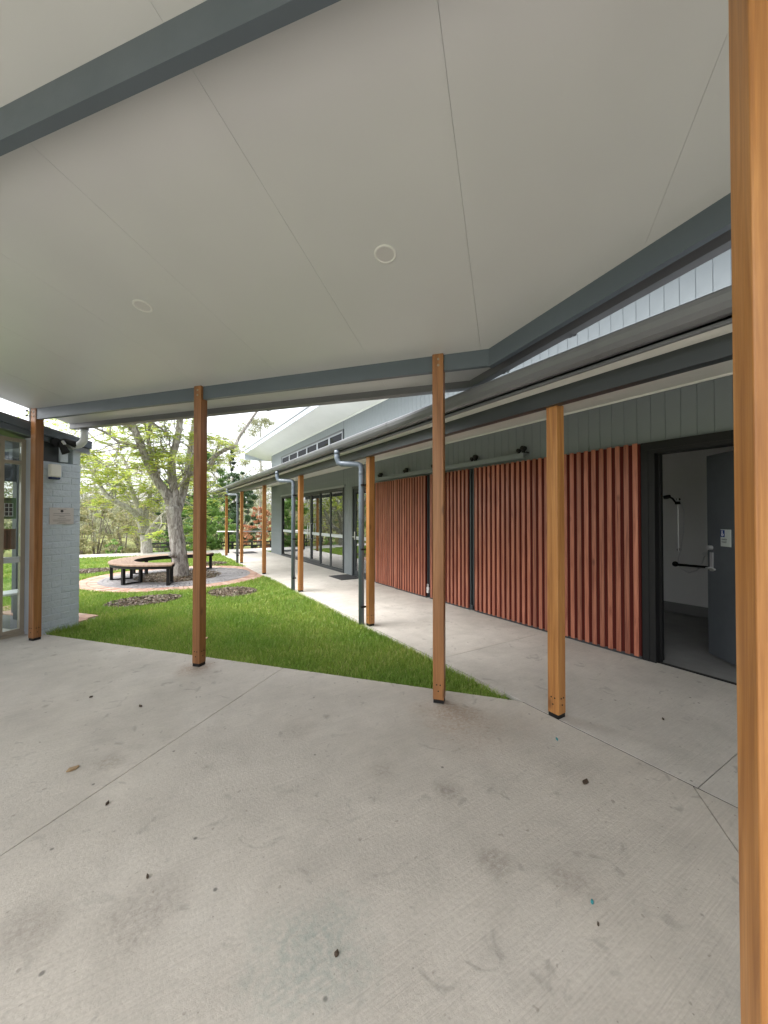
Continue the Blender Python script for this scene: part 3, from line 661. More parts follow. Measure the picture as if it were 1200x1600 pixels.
def text(body, size, loc, xdir, zdir, m, parent, name='lettering'):
    c = bpy.data.curves.new(name, 'FONT'); c.body = body; c.size = size; c.extrude = .0004; c.materials.append(m)
    o = bpy.data.objects.new(name, c); COL.objects.link(o); X = Vector(xdir).normalized(); Yv = Vector(zdir).normalized(); Zv = X.cross(Yv)
    R = Matrix((X, Yv, Zv)).transposed().to_4x4(); o.matrix_world = Matrix.Translation(loc) @ R
    if parent is not None:
        o.parent = parent; o.matrix_parent_inverse = Matrix.Translation(-wloc(parent))
    return o
text('UNISEX', .022, DL(LW - .219, .0078, 1.262), -hd, (0, 0, 1), M['ink'], sp)
text('TOILET', .022, DL(LW - .219, .0078, 1.235), -hd, (0, 0, 1), M['ink'], sp)
# shower set and grab rail on the rear wall
sh = empty('shower_set', (BX, 2.7, 1.0), 'hand shower on a slide rail with looped hose in the dim toilet room', 'shower')
ys = 2.70
MB().tube([(BX - .05, ys, .97), (BX - .05, ys, 1.80)], .011, 8).build('slide_rail', M['steel'], sh)
m_ = MB(); m_.disc((BX - .001, ys, .99), (-1, 0, 0), .02, .05); m_.disc((BX - .001, ys, 1.78), (-1, 0, 0), .02, .05); m_.build('wall_mount', M['black'], sh)
m_ = MB(); m_.tube([(BX - .06, ys + .02, 1.72), (BX - .10, ys + .05, 1.79), (BX - .15, ys + .09, 1.83)], [.012, .014, .016], 8); m_.tube([(BX - .15, ys + .11, 1.835), (BX - .155, ys + .10, 1.80)], [.05, .048], 16); m_.box((BX - .075, ys - .03, 1.70), (BX - .03, ys + .03, 1.745)); m_.build('hand_shower', M['black'], sh)
m_ = MB(); hp = [(BX - .09, ys - .05, 1.75), (BX - .08, ys - .09, 1.6), (BX - .07, ys - .08, 1.3), (BX - .07, ys - .04, 1.02), (BX - .06, ys + .0, .85), (BX - .06, ys - .03, .70), (BX - .06, ys - .13, .645), (BX - .06, ys - .24, .70), (BX - .05, ys - .30, .82), (BX - .03, ys - .33, .93)]
m_.tube(hp, .008, 6); m_.build('hose', M['steel'], sh, True)
MB().disc((BX - .001, ys - .33, .95), (-1, 0, 0), .028, .04).build('water_outlet', M['steel'], sh)
MB().disc((BX - .001, ys - .72, .93), (-1, 0, 0), .085, .035, 24).build('mixer_plate', M['black'], sh)
gb = empty('grab_rail', (BX, 2.3, .75), 'black horizontal grab rail on the toilet room wall', 'grab rail')
m_ = MB().tube([(BX - .002, ys + .06, .76), (BX - .07, ys + .06, .76), (BX - .07, ys - 1.1, .76), (BX - .002, ys - 1.1, .76)], .018, 10); m_.build('bar', M['black'], gb)
MB().disc((BX - .001, ys + .06, .76), (-1, 0, 0), .042, .012).build('flange', M['black'], gb)

# ================================================================== COVERED WALKWAY ROOF
wr = empty('walkway_roof', (3.4, 6, 2.4), 'low lean-to roof with white soffit and grey gutter over the walkway', 'roof')
WS0, WS1 = -9.0, 17.9  # near end runs on unseen behind the viewer to cut light beneath
so = [-9.0, -6.8, -4.55, -2.3, -.05, 2.2, 4.45, 6.7, 8.95, 11.2, 13.45, 15.7, 17.9]
for a, b in zip(so[:-1], so[1:]):
    for (x0, x1) in ((2.412, 2.5555), (2.6345, WX - .003)):
        ZS = (lambda x: 2.452) if x0 < 2.5 else (lambda x: 2.44 + (x - 2.57) * .192)
        xe = x1 if b < S_END or x1 < 3 else x1
        m_ = MB(); m_.add([(x0, a + .003, ZS(x0)), (xe, a + .003, ZS(xe)), (xe, b - .003, ZS(xe)), (x0, b - .003, ZS(x0)), (x0, a + .003, ZS(x0) + .01), (xe, a + .003, ZS(xe) + .01), (xe, b - .003, ZS(xe) + .01), (x0, b - .003, ZS(x0) + .01)],
               [(0, 3, 2, 1), (4, 5, 6, 7), (0, 1, 5, 4), (1, 2, 6, 5), (2, 3, 7, 6), (3, 0, 4, 7)]); m_.build('soffit_panel', M['soffit'], wr)
MB().box((WX - .022, WS0, ZS(WX) - .022), (WX - .002, S_END, ZS(WX) - .003)).build('cornice_bead', M['soffit'], wr)
MB().box((2.556, WS0, 2.335), (2.634, WS1 - .3, 2.49)).build('beam', M['slate'] if False else M['frame'], wr)
wr_beam = wr.children[-1]
bm_ = paint('beam_grey', (.12, .135, .14), .45, .06); wr_beam.data.materials[0] = bm_
MB().box((2.39, WS0, 2.440), (2.4105, WS1, 2.575)).build('fascia_board', M['gutter'], wr)
ZS = lambda x: 2.44 + (x - 2.57) * .192
MB().add([(2.33, WS0, 2.578), (WX - .003, WS0, 2.578 + (WX - 2.33) * .192 + .03), (WX - .003, WS1, 2.578 + (WX - 2.33) * .192 + .03), (2.33, WS1, 2.578)], [(0, 3, 2, 1), (0, 1, 2, 3)][:1]).build('roof_sheet', M['roofm'], wr)
# quad gutter with rolled bead
gp = [(.0, .0), (.0, .012), (-.055, .004), (-.085, .018), (-.104, .045), (-.113, .078), (-.113, .100), (-.104, .110), (-.094, .103), (-.100, .094), (-.106, .078), (-.098, .05), (-.08, .026), (-.055, .014), (-.006, .02), (-.006, .11), (0, .11)]
def gutter(parent, pts, prof=gp, m='gutter'):
    q = MB().sweep([(-a, b) for a, b in prof], pts); return q.build('gutter', M[m], parent)
go = gutter(wr, [(2.3885, WS1, 2.46), (2.3885, WS0, 2.46)], gp[::-1])
# small raised flashings shine along the roof edge
ysj = [.02, 1.3, 2.35, 3.65, 5.2, 6.8, 8.3, 9.7, 11.2, 12.6, 14.0, 15.3, 16.6]
for yj in ysj:
    pr = [(a * 1.03 - .0, b * 1.02 - .004) for a, b in gp[2:8]]
    m_ = MB(); vs = []; 
    for yy in (yj - .012, yj + .012):
        for a, b in pr: vs.append((2.3885 + a - .003, yy, 2.46 + b))
    n3 = len(pr); m_.add(vs, [(i, i + 1, i + 1 + n3, i + n3) for i in range(n3 - 1)]); m_.box((2.29, yj - .018, 2.552), (2.375, yj + .018, 2.562)); m_.build('gutter_strap', M['gutter'], go)

# walkway posts
def post(name, base, ax, top, half, m, label, group, bolts_top=True, bolt_side=None):
    """base point, ax: unit vector of one side, height"""
    ax = Vector(ax).normalized(); ay = Vector((-ax.y, ax.x, 0)); b = Vector(base)
    e = empty(name, b, label, 'post', group)
    sh_ = MB().obox(b + Vector((0, 0, (top + .03) / 2)), ax * half, ay * half, (0, 0, (top - .03) / 2)).build('shaft', m, e, org=b + Vector((0, 0, (top + .03) / 2)))
    attach(sh_, e); bevel(sh_, .005, 2)
    MB().obox(b + Vector((0, 0, .016)), ax * (half - .004), ay * (half - .004), (0, 0, .0155)).build('base_shoe', M['black'], e)
    # bolts on the faces towards the viewer
    v = Vector((0, 0, 1.5)) - b; v.z = 0
    for dvec in (ax, -ax, ay, -ay):
        if dvec.dot(v) > .25 * v.length:
            side = dvec.cross(Vector((0, 0, 1)))
            for (k1, z) in ((-.35, .15), (.3, .15), (0, .10)): MB().disc(b + dvec * half + side * half * k1 + Vector((0, 0, z)), dvec, .0055, .003, 8).build('bolt', M['black'], e)
            if bolts_top:
                for z in (top - .045, top - .095): MB().disc(b + dvec * half + side * half * -.1 + Vector((0, 0, z)), dvec, .010, .005, 8).build('bolt', M['tan'], e)
    return e
wl = ['orange timber walkway post in front of the wide slat screen', 'orange walkway post beside the nearest round downpipe', 'walkway post beside the second downpipe, in front of the glazed entry',
      'slim walkway post standing clear between lawn and building corner', 'walkway post beside the third downpipe near the far lawn', 'farthest walkway post by the handrail']
for i in range(6):
    post('walkway_post', (2.63 + .012, 1.80 + 2.845 * i, 0), (1, 0, 0), 2.345, .045, M['post'], wl[i], 'timber posts along the walkway', False)
# downpipes
def pipe(sy, wy, label, wx=2.565):
    e = empty('downpipe', (wx, wy, 0), label, 'downpipe', 'round downpipes on the walkway posts')
    zt = 2.31 if True else 0
    pts = [(2.325, sy, 2.463), (2.325, sy, 2.35), (2.34, sy - .015, 2.285), (2.37, sy - .05, 2.265), (wx - .03, wy + .045, 2.245), (wx - .004, wy + .012, 2.225), (wx, wy, 2.18), (wx, wy, .0)]
    MB().tube(pts, .040, 14).build('pipe', M['pipe'], e, True)
    for z in (2.12,): MB().tube([(wx, wy, z - .03), (wx, wy, z + .03)], .040, 14).build('collar', M['pipe'], e, True)
    MB().tube([(2.325, sy, 2.40), (2.325, sy, 2.46)], .041, 14).build('collar', M['pipe'], e, True)
    for z in (1.95, 1.05, .25): MB().box((wx - .03, wy - .06, z - .012), (wx + .045, wy - .034, z + .012)).build('pipe_clip', M['black'], e)
pipe(5.06, 4.765, 'slate blue downpipe on the nearest grass edge post'); pipe(8.06, 7.72, 'slate blue downpipe in front of the glazed entry'); pipe(13.95, 13.28, 'thin slate downpipe by the far lawn corner', 2.53)

# far handrail
hr = empty('handrail', (3.4, 17.1, 0), 'black and steel handrail closing the far end of the walkway', 'handrail')
MB().tube([(2.45, 17.1, .90), (4.75, 17.1, .87)], .024, 10).build('rail', M['steel'], hr, True)
MB().tube([(4.55, 17.1, .875), (4.78, 17.1, .868)], .03, 10).build('rail_end', M['black'], hr)
MB().box((2.84, 17.07, -.01), (2.93, 17.13, .88)).build('rail_post', M['black'], hr)
MB().box((4.95, 17.07, -.01), (5.02, 17.13, .85)).build('rail_post', M['black'], hr)

# ================================================================== CANOPY
cn = empty('canopy_roof', UD(-2, 1, 2.8), 'large raking canopy roof with pale panelled ceiling and slate beams', 'canopy')
DB, DF = -1.6, 3.56; WR = 2.50; UL = -5.60  # unseen rear edge placed to set how much light reaches the slab
def clipX(P, X):
    out = []
    for i in range(len(P)):
        a, b = P[i], P[(i + 1) % len(P)]; ia, ib = a.x <= X, b.x <= X
        if ia: out.append(a)
        if ia != ib: t_ = (X - a.x) / (b.x - a.x); out.append(a + (b - a) * t_)
    return out
zfun = lambda x, y: zc(x * NX + y * NY)
ju = [UL, -4.79, -3.88, -2.965, -2.05, -1.13, -.215, .695, 1.61, 2.52, 3.43, 4.4, 5.6]
for a, b in zip(ju[:-1], ju[1:]):
    P = clipX([UD(a + .0007, DB), UD(b - .0007, DB), UD(b - .0007, DF), UD(a + .0007, DF)], WR - .002)
    if len(P) > 2: MB().prism([(p.x, p.y) for p in P], zfun, lambda x, y: zfun(x, y) + .02).build('ceiling_panel', M['ceiling'], cn)
P = clipX([UD(UL, DB), UD(6, DB), UD(6, DF), UD(UL, DF)], WR)
MB().prism([(p.x, p.y) for p in P], lambda x, y: zfun(x, y) + .022, lambda x, y: zfun(x, y) + .10).build('roof_deck', M['ceiling'], cn)
# beams
def raked_beam(a, b, half, depth, name='beam', m='slate', drop=0.0):
    """beam between plan points a, b hanging below the ceiling"""
    a, b = Vector(a), Vector(b); d = (b - a).normalized(); s_ = Vector((-d.y, d.x, 0)) * half
    vs = []
    for p in (a, b):
        for sg_, up in ((-1, 0), (1, 0), (1, 1), (-1, 1)):
            q = p + s_ * sg_; z = zfun(q.x, q.y) + .012 if up else min(zfun((p + s_).x, (p + s_).y), zfun((p - s_).x, (p - s_).y)) - depth
            vs.append((q.x, q.y, z))
    return MB().add(vs, [(0, 1, 2, 3), (7, 6, 5, 4), (0, 4, 5, 1), (1, 5, 6, 2), (2, 6, 7, 3), (3, 7, 4, 0)]).build(name, M[m], cn)
FBD = 3.14
uc = (2.30 - FBD * NX) / UX                           # corner where the side beam starts
raked_beam(UD(UL + .05, FBD), UD(uc, FBD), .023, .122)
corner = UD(uc + .02, FBD); raked_beam((2.305, corner.y + .01, 0), (2.305, -4.4, 0), .023, .135)
raked_beam(UD(UL + .05, 1.025), UD((2.27 - 1.025 * NX) / UX, 1.025), .023, .13)
raked_beam(UD(UL + .05, -1.1), UD((2.27 + 1.1 * NX) / UX, -1.1), .023, .13)
# eaves: fascia + gutter at front, and along the right side
fl = UD(UL, DF); fr_ = UD((WR - DF * NX) / UX, DF)
sb = Vector((WR, -5.2, 0))
def zpt(p, o): return Vector((p.x, p.y, zfun(p.x, p.y) + o))
fb = MB()
nf = Vector((NX, NY, 0)) * .018
fb.prism([tuple(fl[:2]), tuple(fr_[:2]), tuple((fr_ + Vector((.012, .016, 0)))[:2]), tuple((fl + nf)[:2])], lambda x, y: zfun(x, y) - .062, lambda x, y: zfun(x, y) + .13)
fb.prism([tuple(fr_[:2]), (WR, -5.2), (WR + .018, -5.2), tuple((fr_ + Vector((.018, .014, 0)))[:2])], lambda x, y: zfun(x, y) - .062, lambda x, y: zfun(x, y) + .13)
fb.build('fascia', M['gutter'], cn)
g2 = [(0, 0), (.0, -.0), (.05, -.008), (.085, .01), (.104, .04), (.110, .075), (.110, .09), (.098, .09), (.092, .06), (.075, .025), (.05, .01), (0, .01)]
k0 = Vector((0, 0, 0)); gl = fl + Vector((NX, NY, 0)) * .019; gr_ = fr_ + Vector((.02, .014, 0)); ge = Vector((WR + .019, -5.2, 0))
q = MB().sweep([(a, b) for a, b in g2][1:], [zpt(ge, -.055), zpt(gr_, -.055), zpt(gl, -.055)])
gt = q.build('gutter', M['gutter'], cn)
for (p, dvec) in [(gr_ + Vector((0, -.35 * 1, 0)), 1), (gr_ + Vector((0, -.95, 0)), 1), (gr_ + Vector((-UX, -UY, 0)) * .35, 0), (gr_ + Vector((-UX, -UY, 0)) * 2.2, 0)]:
    ax_ = Vector((0, 1, 0)) if dvec else Vector((UX, UY, 0)); nn_ = Vector((1, 0, 0)) if dvec else Vector((NX, NY, 0)); pz = zpt(p, -.055)
    pts = [pz + nn_ * a + Vector((0, 0, b - .004)) for a, b in ((.0, 0), (.05, -.011), (.088, .007), (.108, .038), (.114, .09))]
    vs = [q_ + ax_ * e for e in (-.015, .015) for q_ in pts]; MB().add(vs, [(i, i + 1, i + 6, i + 5) for i in range(4)]).build('gutter_strap', M['gutter'], gt)
# spout and bent pipe at the left end of the front gutter
sp0 = UD(-5.42, DF + .07); zz = zc(DF) - .05
pp = empty('gutter_spout', sp0, 'pale bent spout pipe dropping from the canopy gutter over the pier', 'pipe')
sx = Vector((sp0.x, sp0.y, zz)); away = Vector((-UX, -UY, 0))
MB().tube([sx, sx - Vector((0, 0, .13)), sx - Vector((0, 0, .18)) + away * .02, sx - Vector((0, 0, .215)) + away * .07, sx - Vector((0, 0, .225)) + away * .14, sx - Vector((0, 0, .235)) + away * .8], .045, 14).build('pipe', M['pipe_w'], pp, True)
MB().tube([sx - Vector((0, 0, .03)), sx - Vector((0, 0, .005))], .05, 14).build('collar', M['gutter'], pp)
# posts under the canopy
for (u_, lab, mm) in ((-5.53, 'canopy post coloured darker for backlight beside the painted brick pier', 'post_backlit'), (-3.0, 'canopy post coloured darker for backlight on the slab edge in front of the curved bench', 'post_backlit'), (-.553, 'canopy post coloured darker for backlight on the slab corner in front of the slat screens', 'post_backlit')):
    p = UD(u_, 3.133 + (.02 if u_ < -5 else 0)); post('canopy_post', p, (UX, UY, 0), zc(3.1) + .0, .045, M[mm], lab, 'timber posts under the canopy')
post('canopy_post', CW(1199.5, .905, HZ) - Vector((0, 0, CAMH)), (UX, UY, 0), 3.17, .045, M['post'], 'large foreground timber post cut by the right edge of the picture', 'timber posts under the canopy', False)
# bracket at the leftmost post
MB().obox(UD(-5.592, 3.12, 2.76), Vector((UX, UY, 0)) * .004, Vector((NX, NY, 0)) * .02, (0, 0, .085)).build('fixing_plate', M['fascia_w'], cn)
for z in (2.80, 2.745): MB().disc(UD(-5.597, 3.085, z), (-UX, -UY, 0), .012, .02, 8).build('fixing_bolt', M['black'], cn)
# downlights
for (u_, d_, lab) in ((-.675, 2.083, 'round recessed downlight in the canopy ceiling above the centre'), (-2.5, 2.062, 'round recessed downlight in the canopy ceiling towards the left')):
    p = UD(u_, d_); p.z = zc(d_); nrm = Vector((.18 * NX, .18 * NY, 1)).normalized() * -1
    e = empty('downlight', p, lab, 'downlight', 'ceiling downlights')
    m_ = MB(); vs = []; n4 = 32; t1 = nrm.orthogonal().normalized(); t2 = nrm.cross(t1)
    for (r_, h_) in ((.0655, .0), (.064, .005), (.053, .006), (.050, .001)):
        for k in range(n4): a = 2 * math.pi * k / n4; vs.append(p + (t1 * math.cos(a) + t2 * math.sin(a)) * r_ + nrm * h_)
    fs = [(i * n4 + k, i * n4 + (k + 1) % n4, (i + 1) * n4 + (k + 1) % n4, (i + 1) * n4 + k) for i in range(3) for k in range(n4)]
    m_.add(vs, fs).build('trim_ring', M['trim'], e, True)
    MB().disc(p + nrm * .0005, nrm, .0505, .002, 28).build('diffuser', M['diff'], e)

# ================================================================== LEFT BUILDING
lb = empty('left_building', UD(-6.2, 3.2, 0), 'low building with tan framed glazing and pale blue painted brick pier', 'building')
U3, N3 = Vector((UX, UY, 0)), Vector((NX, NY, 0))
# painted brick pier: core + bricks
PU0, PU1, PD0, PD1 = -5.95, -5.675, 3.30, 3.755
def ub(m_, u0, u1, d0, d1, z0, z1): return m_.obox(UD((u0 + u1) / 2, (d0 + d1) / 2, (z0 + z1) / 2), U3 * ((u1 - u0) / 2), N3 * ((d1 - d0) / 2), (0, 0, (z1 - z0) / 2))
ub(MB(), PU0 + .006, PU1 - .004, PD0 + .004, PD1 - .004, -.05, 2.22).build('pier_core', M['brickp'], lb)
CH = .0855
for c in range(26):
    z0_ = -.02 + c * CH; z1_ = z0_ + CH - .008
    if z1_ > 2.22: break
    cutsd = [PD0, PD0 + .225, PD1] if c % 2 == 0 else [PD0, PD0 + .11, PD0 + .338, PD1]
    for a, b in zip(cutsd[:-1], cutsd[1:]):
        m_ = MB(); o_ = random.uniform(-.0015, .0035); dz = random.uniform(-.002, .002)
        ub(m_, PU0, PU1 + o_, a + (.004 if a > PD0 else 0), b - (.004 if b < PD1 else 0), z0_ + dz, z1_ + dz)
        v8 = [list(p) for p in m_.v]
        for p in v8:
            for i in range(3): p[i] += random.uniform(-.0022, .0022)
        m_.v = [tuple(p) for p in v8]; bevel(m_.build('brick', M['brickp'], lb), .006, 2)
# dark steel jamb beside the pier
ub(MB(), -5.96, -5.70, 3.262, 3.2985, .0, 2.55).build('jamb_plate', M['fascia'], lb)
# timber plate and lintel above the pier, with a small gap
ub(MB(), -5.96, -5.69, 3.302, 3.49, 2.222, 2.50).build('lintel', M['frame'], lb)
ub(MB(), -5.90, -5.66, 3.492, 3.585, 2.235, 2.50).build('pier_block', M['brickp'], lb)
ub(MB(), -5.95, -5.68, 3.66, 3.752, 2.225, 2.50).build('pier_block', M['brickp'], lb)
# raking fascia and gutter
def zl(d): return 2.635 - (d - 3.27) * .155
def raked(name, m, u0, u1, d0, d1, o0, o1, parent=lb):
    P = [UD(u0, d0), UD(u1, d0), UD(u1, d1), UD(u0, d1)]
    return MB().prism([(p.x, p.y) for p in P], lambda x, y: zl(x * NX + y * NY) + o0, lambda x, y: zl(x * NX + y * NY) + o1).build(name, M[m], parent)
raked('roof_sheet', 'gutter', -9.5, -5.60, -3.0, 3.86, -.005, .02)
fa = raked('fascia', 'slate', -5.64, -5.602, -3.0, 3.855, -.085, -.006)
raked('fascia_lower', 'slate', -5.70, -5.645, -3.0, 3.80, -.15, -.02)
raked('soffit', 'frame', -6.1, -5.701, -3.0, 3.79, -.12, -.10)
raked('end_fascia', 'fascia', -9.5, -5.64, 3.80, 3.852, -.14, -.006)
for i in range(4): raked('ribbed_flashing', 'fascia', -5.644, -5.630, 3.50, 3.845, -.098 - i * .018 - .012, -.098 - i * .018)
# glazing towards the canopy
GU = -5.93
def gframe(name, d0, d1, z0, z1, w=.05, parent=lb, m='tan', gu=GU, dp=.05):
    q = MB()
    ub(q, gu - dp, gu, d0, d1, z0, z0 + w); ub(q, gu - dp, gu, d0, d1, z1 - w, z1); ub(q, gu - dp, gu, d0, d0 + w, z0 + w, z1 - w); ub(q, gu - dp, gu, d1 - w, d1, z0 + w, z1 - w)
    return q.build(name, M[m], parent)
for (d0, d1) in ((2.995, 3.26), (2.15, 2.993), (1.3, 2.148), (.45, 1.298), (-.4, .448), (-1.25, -.402)):
    wf = gframe('window', d0, d1, .04, 2.50, .045)
    ub(MB(), GU - .05, GU, d0 + .045, d1 - .045, 2.17, 2.215).build('transom', M['tan'], wf)
    ub(MB(), GU - .028, GU - .022, d0 + .045, d1 - .045, .085, 2.17).build('pane', M['glassc'], wf)
    ub(MB(), GU - .028, GU - .022, d0 + .045, d1 - .045, 2.215, 2.455).build('pane', M['glassc'], wf)
    ub(MB(), GU - .0215, GU - .0195, d0 + .045, d1 - .045, .925, 1.0).build('safety_band', M['frost'], wf)
ub(MB(), GU - .07, GU + .01, -1.3, 3.262, .0, .038).build('sill', M['tan'], lb)
# far side of the glazed lobby
ub(MB(), -7.45, -5.95, -2.6, 4.1, -.05, -.008).build('lobby_floor', M['carpet'], lb)
fu = -7.3
ub(MB(), fu - .1, fu, 3.90, 4.06, -.05, 2.5).build('far_column', M['door'], lb)
ub(MB(), fu - .08, fu - .02, -2.6, 3.899, 2.05, 2.5).build('far_head', M['frame'], lb)
for dd in (1.9, -.1, -2.1): ub(MB(), fu - .1, fu - .0, dd, dd + .12, -.05, 2.049).build('far_column', M['door'], lb)
ub(MB(), -7.4, -5.9, -2.75, -2.61, -.05, 3.2).build('end_wall', M['brickp'], lb)
ub(MB(), GU - .05, GU, -2.6, -1.255, .0, 3.0).build('infill_panel', M['clad'], lb)
# white slatted bench inside
lob = empty('white_bench', UD(-6.75, 3.45, 0), 'white slatted bench seen through the tan framed glazing', 'bench')
for i in range(4): ub(MB(), -7.0 + i * .085, -6.925 + i * .085, 2.5, 3.85, .40, .425).build('seat_slat', M['whitep'], lob)
for dd in (2.6, 3.7): ub(MB(), -6.98, -6.70, dd, dd + .05, -.008, .40).build('leg', M['frame'], lob)
# posters seen on the far glass
ps = empty('notice_board', UD(-6.6, 3.5, 1.2), 'green framed notice with photo grid behind the left window', 'notice')
po = UD(-6.5, 3.36, 0)
vdir = (po - Vector((0, 0, 0))).normalized(); side = Vector((vdir.y, -vdir.x, 0))
def pboard(cx, cz, hw, hh, name, m, parent, off=0.0): return MB().obox(po + side * cx - vdir * off + Vector((0, 0, cz)), side * hw, vdir * .006, (0, 0, hh)).build(name, M[m], parent)
pbase = pboard(-.03, 1.62, .125, .145, 'board', 'gpaper', ps)
pboard(-.04, 1.60, .105, .09, 'print_area', 'whitep', ps, .0075)
for i in range(5):
    for j in range(3): pboard(-.122 + i * .041, 1.66 - j * .058, .016, .024, 'photo', 'ink', ps, .0145)
pboard(-.035, 1.735, .08, .006, 'heading', 'ink', ps, .0145)
ps2 = empty('timber_notice', UD(-6.6, 3.5, .9), 'brown timber notice panel below the green notice', 'notice'); pboard(-.03, 1.20, .125, .14, 'board', 'bpaper', ps2)
pboard(-.03, 1.20, .07, .12, 'centre_panel', 'leafdry', ps2, .0072)

# fittings on the pier
plq = empty('wall_plaque', UD(PU1, 3.52, 1.5), 'silver engraved plaque on the painted brick pier', 'plaque')
UF = PU1 + .004
ub(MB(), UF, UF + .008, 3.375, 3.665, 1.405, 1.625).build('plate', M['plaque'], plq)
MB().disc(UD(UF + .008, 3.52, 1.58), U3, .018, .001, 20).build('emblem', M['ink'], plq)
for (zq, h_) in ((1.605, .05), (1.548, .10), (1.525, .105), (1.508, .03), (1.485, .05), (1.462, .11), (1.448, .10), (1.432, .04), (1.420, .06)):
    ub(MB(), UF + .008, UF + .0088, 3.52 - h_, 3.52 + h_, zq - .0016, zq + .0016).build('text_line', M['ink'], plq)
for (dq, zq) in ((3.385, 1.615), (3.655, 1.615), (3.385, 1.415), (3.655, 1.415)): MB().disc(UD(UF + .008, dq, zq), U3, .004, .002, 8).build('screw', M['steel'], plq)
sr = empty('alarm_siren', UD(PU1, 3.42, 2.1), 'cream alarm siren box with dark lens under it on the pier', 'siren')
bevel(ub(MB(), UF, UF + .075, 3.345, 3.475, 2.02, 2.19).build('cover', M['white'], sr), .022, 3)
bevel(ub(MB(), UF, UF + .066, 3.352, 3.468, 1.99, 2.025).build('lens', M['blueblk'], sr), .014, 2)
fl2 = empty('floodlight', UD(-5.62, 3.47, 2.45), 'black twin floodlight with silver sensor under the eave', 'floodlight')
m_ = MB(); c = UD(-5.60, 3.45, 2.48); m_.disc(UD(-5.645, 3.41, 2.475), U3, .055, .045, 16); m_.build('mount', M['black'], fl2)
for (dc, zc_, tip) in ((3.475, 2.415, (0.25, .35, -.9)), (3.55, 2.50, (.45, .8, -.25))):
    c = UD(-5.585, dc, zc_); d_ = (U3 * tip[0] + N3 * tip[1] + Vector((0, 0, tip[2]))).normalized()
    MB().tube([c - d_ * .075, c - d_ * .04, c + d_ * .03, c + d_ * .08], [.025, .035, .042, .05], 14).build('lamp_head', M['black'], fl2, True)
    MB().tube([UD(-5.61, 3.42, 2.475), c - d_ * .06], .012, 8).build('arm', M['black'], fl2)
MB().tube([UD(-5.575, 3.46, 2.50), UD(-5.55, 3.475, 2.455)], .018, 10).build('sensor', M['steel'], fl2)

# ================================================================== BENCH
bn = empty('curved_bench', RC, 'C-shaped timber bench with black steel legs around the courtyard tree', 'bench')
R0, R1 = .98, 1.50; A_S, A_E = math.radians(-100), math.radians(-360 + 50)     # clockwise through the left and back
ZT = .455
# radial seat boards
NB = 60; da = (A_E - A_S) / NB
def arc_block(m_, r0, r1, a0, a1, z0, z1, seg=2):
    vs = []
    for i in range(seg + 1):
        a = a0 + (a1 - a0) * i / seg
        for r, z in ((r0, z0), (r1, z0), (r1, z1), (r0, z1)): vs.append((RC.x + r * math.cos(a), RC.y + r * math.sin(a), z))
    fs = []
    for i in range(seg):
        for j in range(4): fs.append((i * 4 + j, i * 4 + (j + 1) % 4, i * 4 + 4 + (j + 1) % 4, i * 4 + 4 + j))
    fs += [(0, 1, 2, 3), tuple(seg * 4 + j for j in (3, 2, 1, 0))]; return m_.add(vs, fs)
nbw = 6; rw = (R1 - R0) / nbw
for j in range(nbw):
    for q in range(4):
        a0, a1 = A_S + (A_E - A_S) * q / 4, A_S + (A_E - A_S) * (q + 1) / 4
        arc_block(MB(), R0 + j * rw + .003, R0 + (j + 1) * rw - .003, a0 - .002, a1 + .002, ZT - .03, ZT, 14).build('seat_board', M['benchw'], bn)
for r in (R0 + .05, R1 - .05): arc_block(MB(), r - .02, r + .02, A_S, A_E, ZT - .095, ZT - .032, 56).build('frame_rail', M['black'], bn)
arc_block(MB(), R0 - .012, R0 - .002, A_S, A_E, ZT - .10, ZT - .004, 56).build('edge_band', M['black'], bn)
for i in range(6):
    a = A_S + (A_E - A_S) * (i + .07) / 5.14; ca, sa = math.cos(a), math.sin(a); rd, tg = Vector((ca, sa, 0)), Vector((-sa, ca, 0))
    for r in (R0 + .06, R1 - .06): MB().obox(RC + rd * r + Vector((0, 0, .18)), rd * .03, tg * .03, (0, 0, .18)).build('leg', M['black'], bn)
    MB().obox(RC + rd * (R0 + R1) / 2 + Vector((0, 0, .018)), rd * ((R1 - R0) / 2 - .092), tg * .025, (0, 0, .012)).build('foot_bar', M['black'], bn)

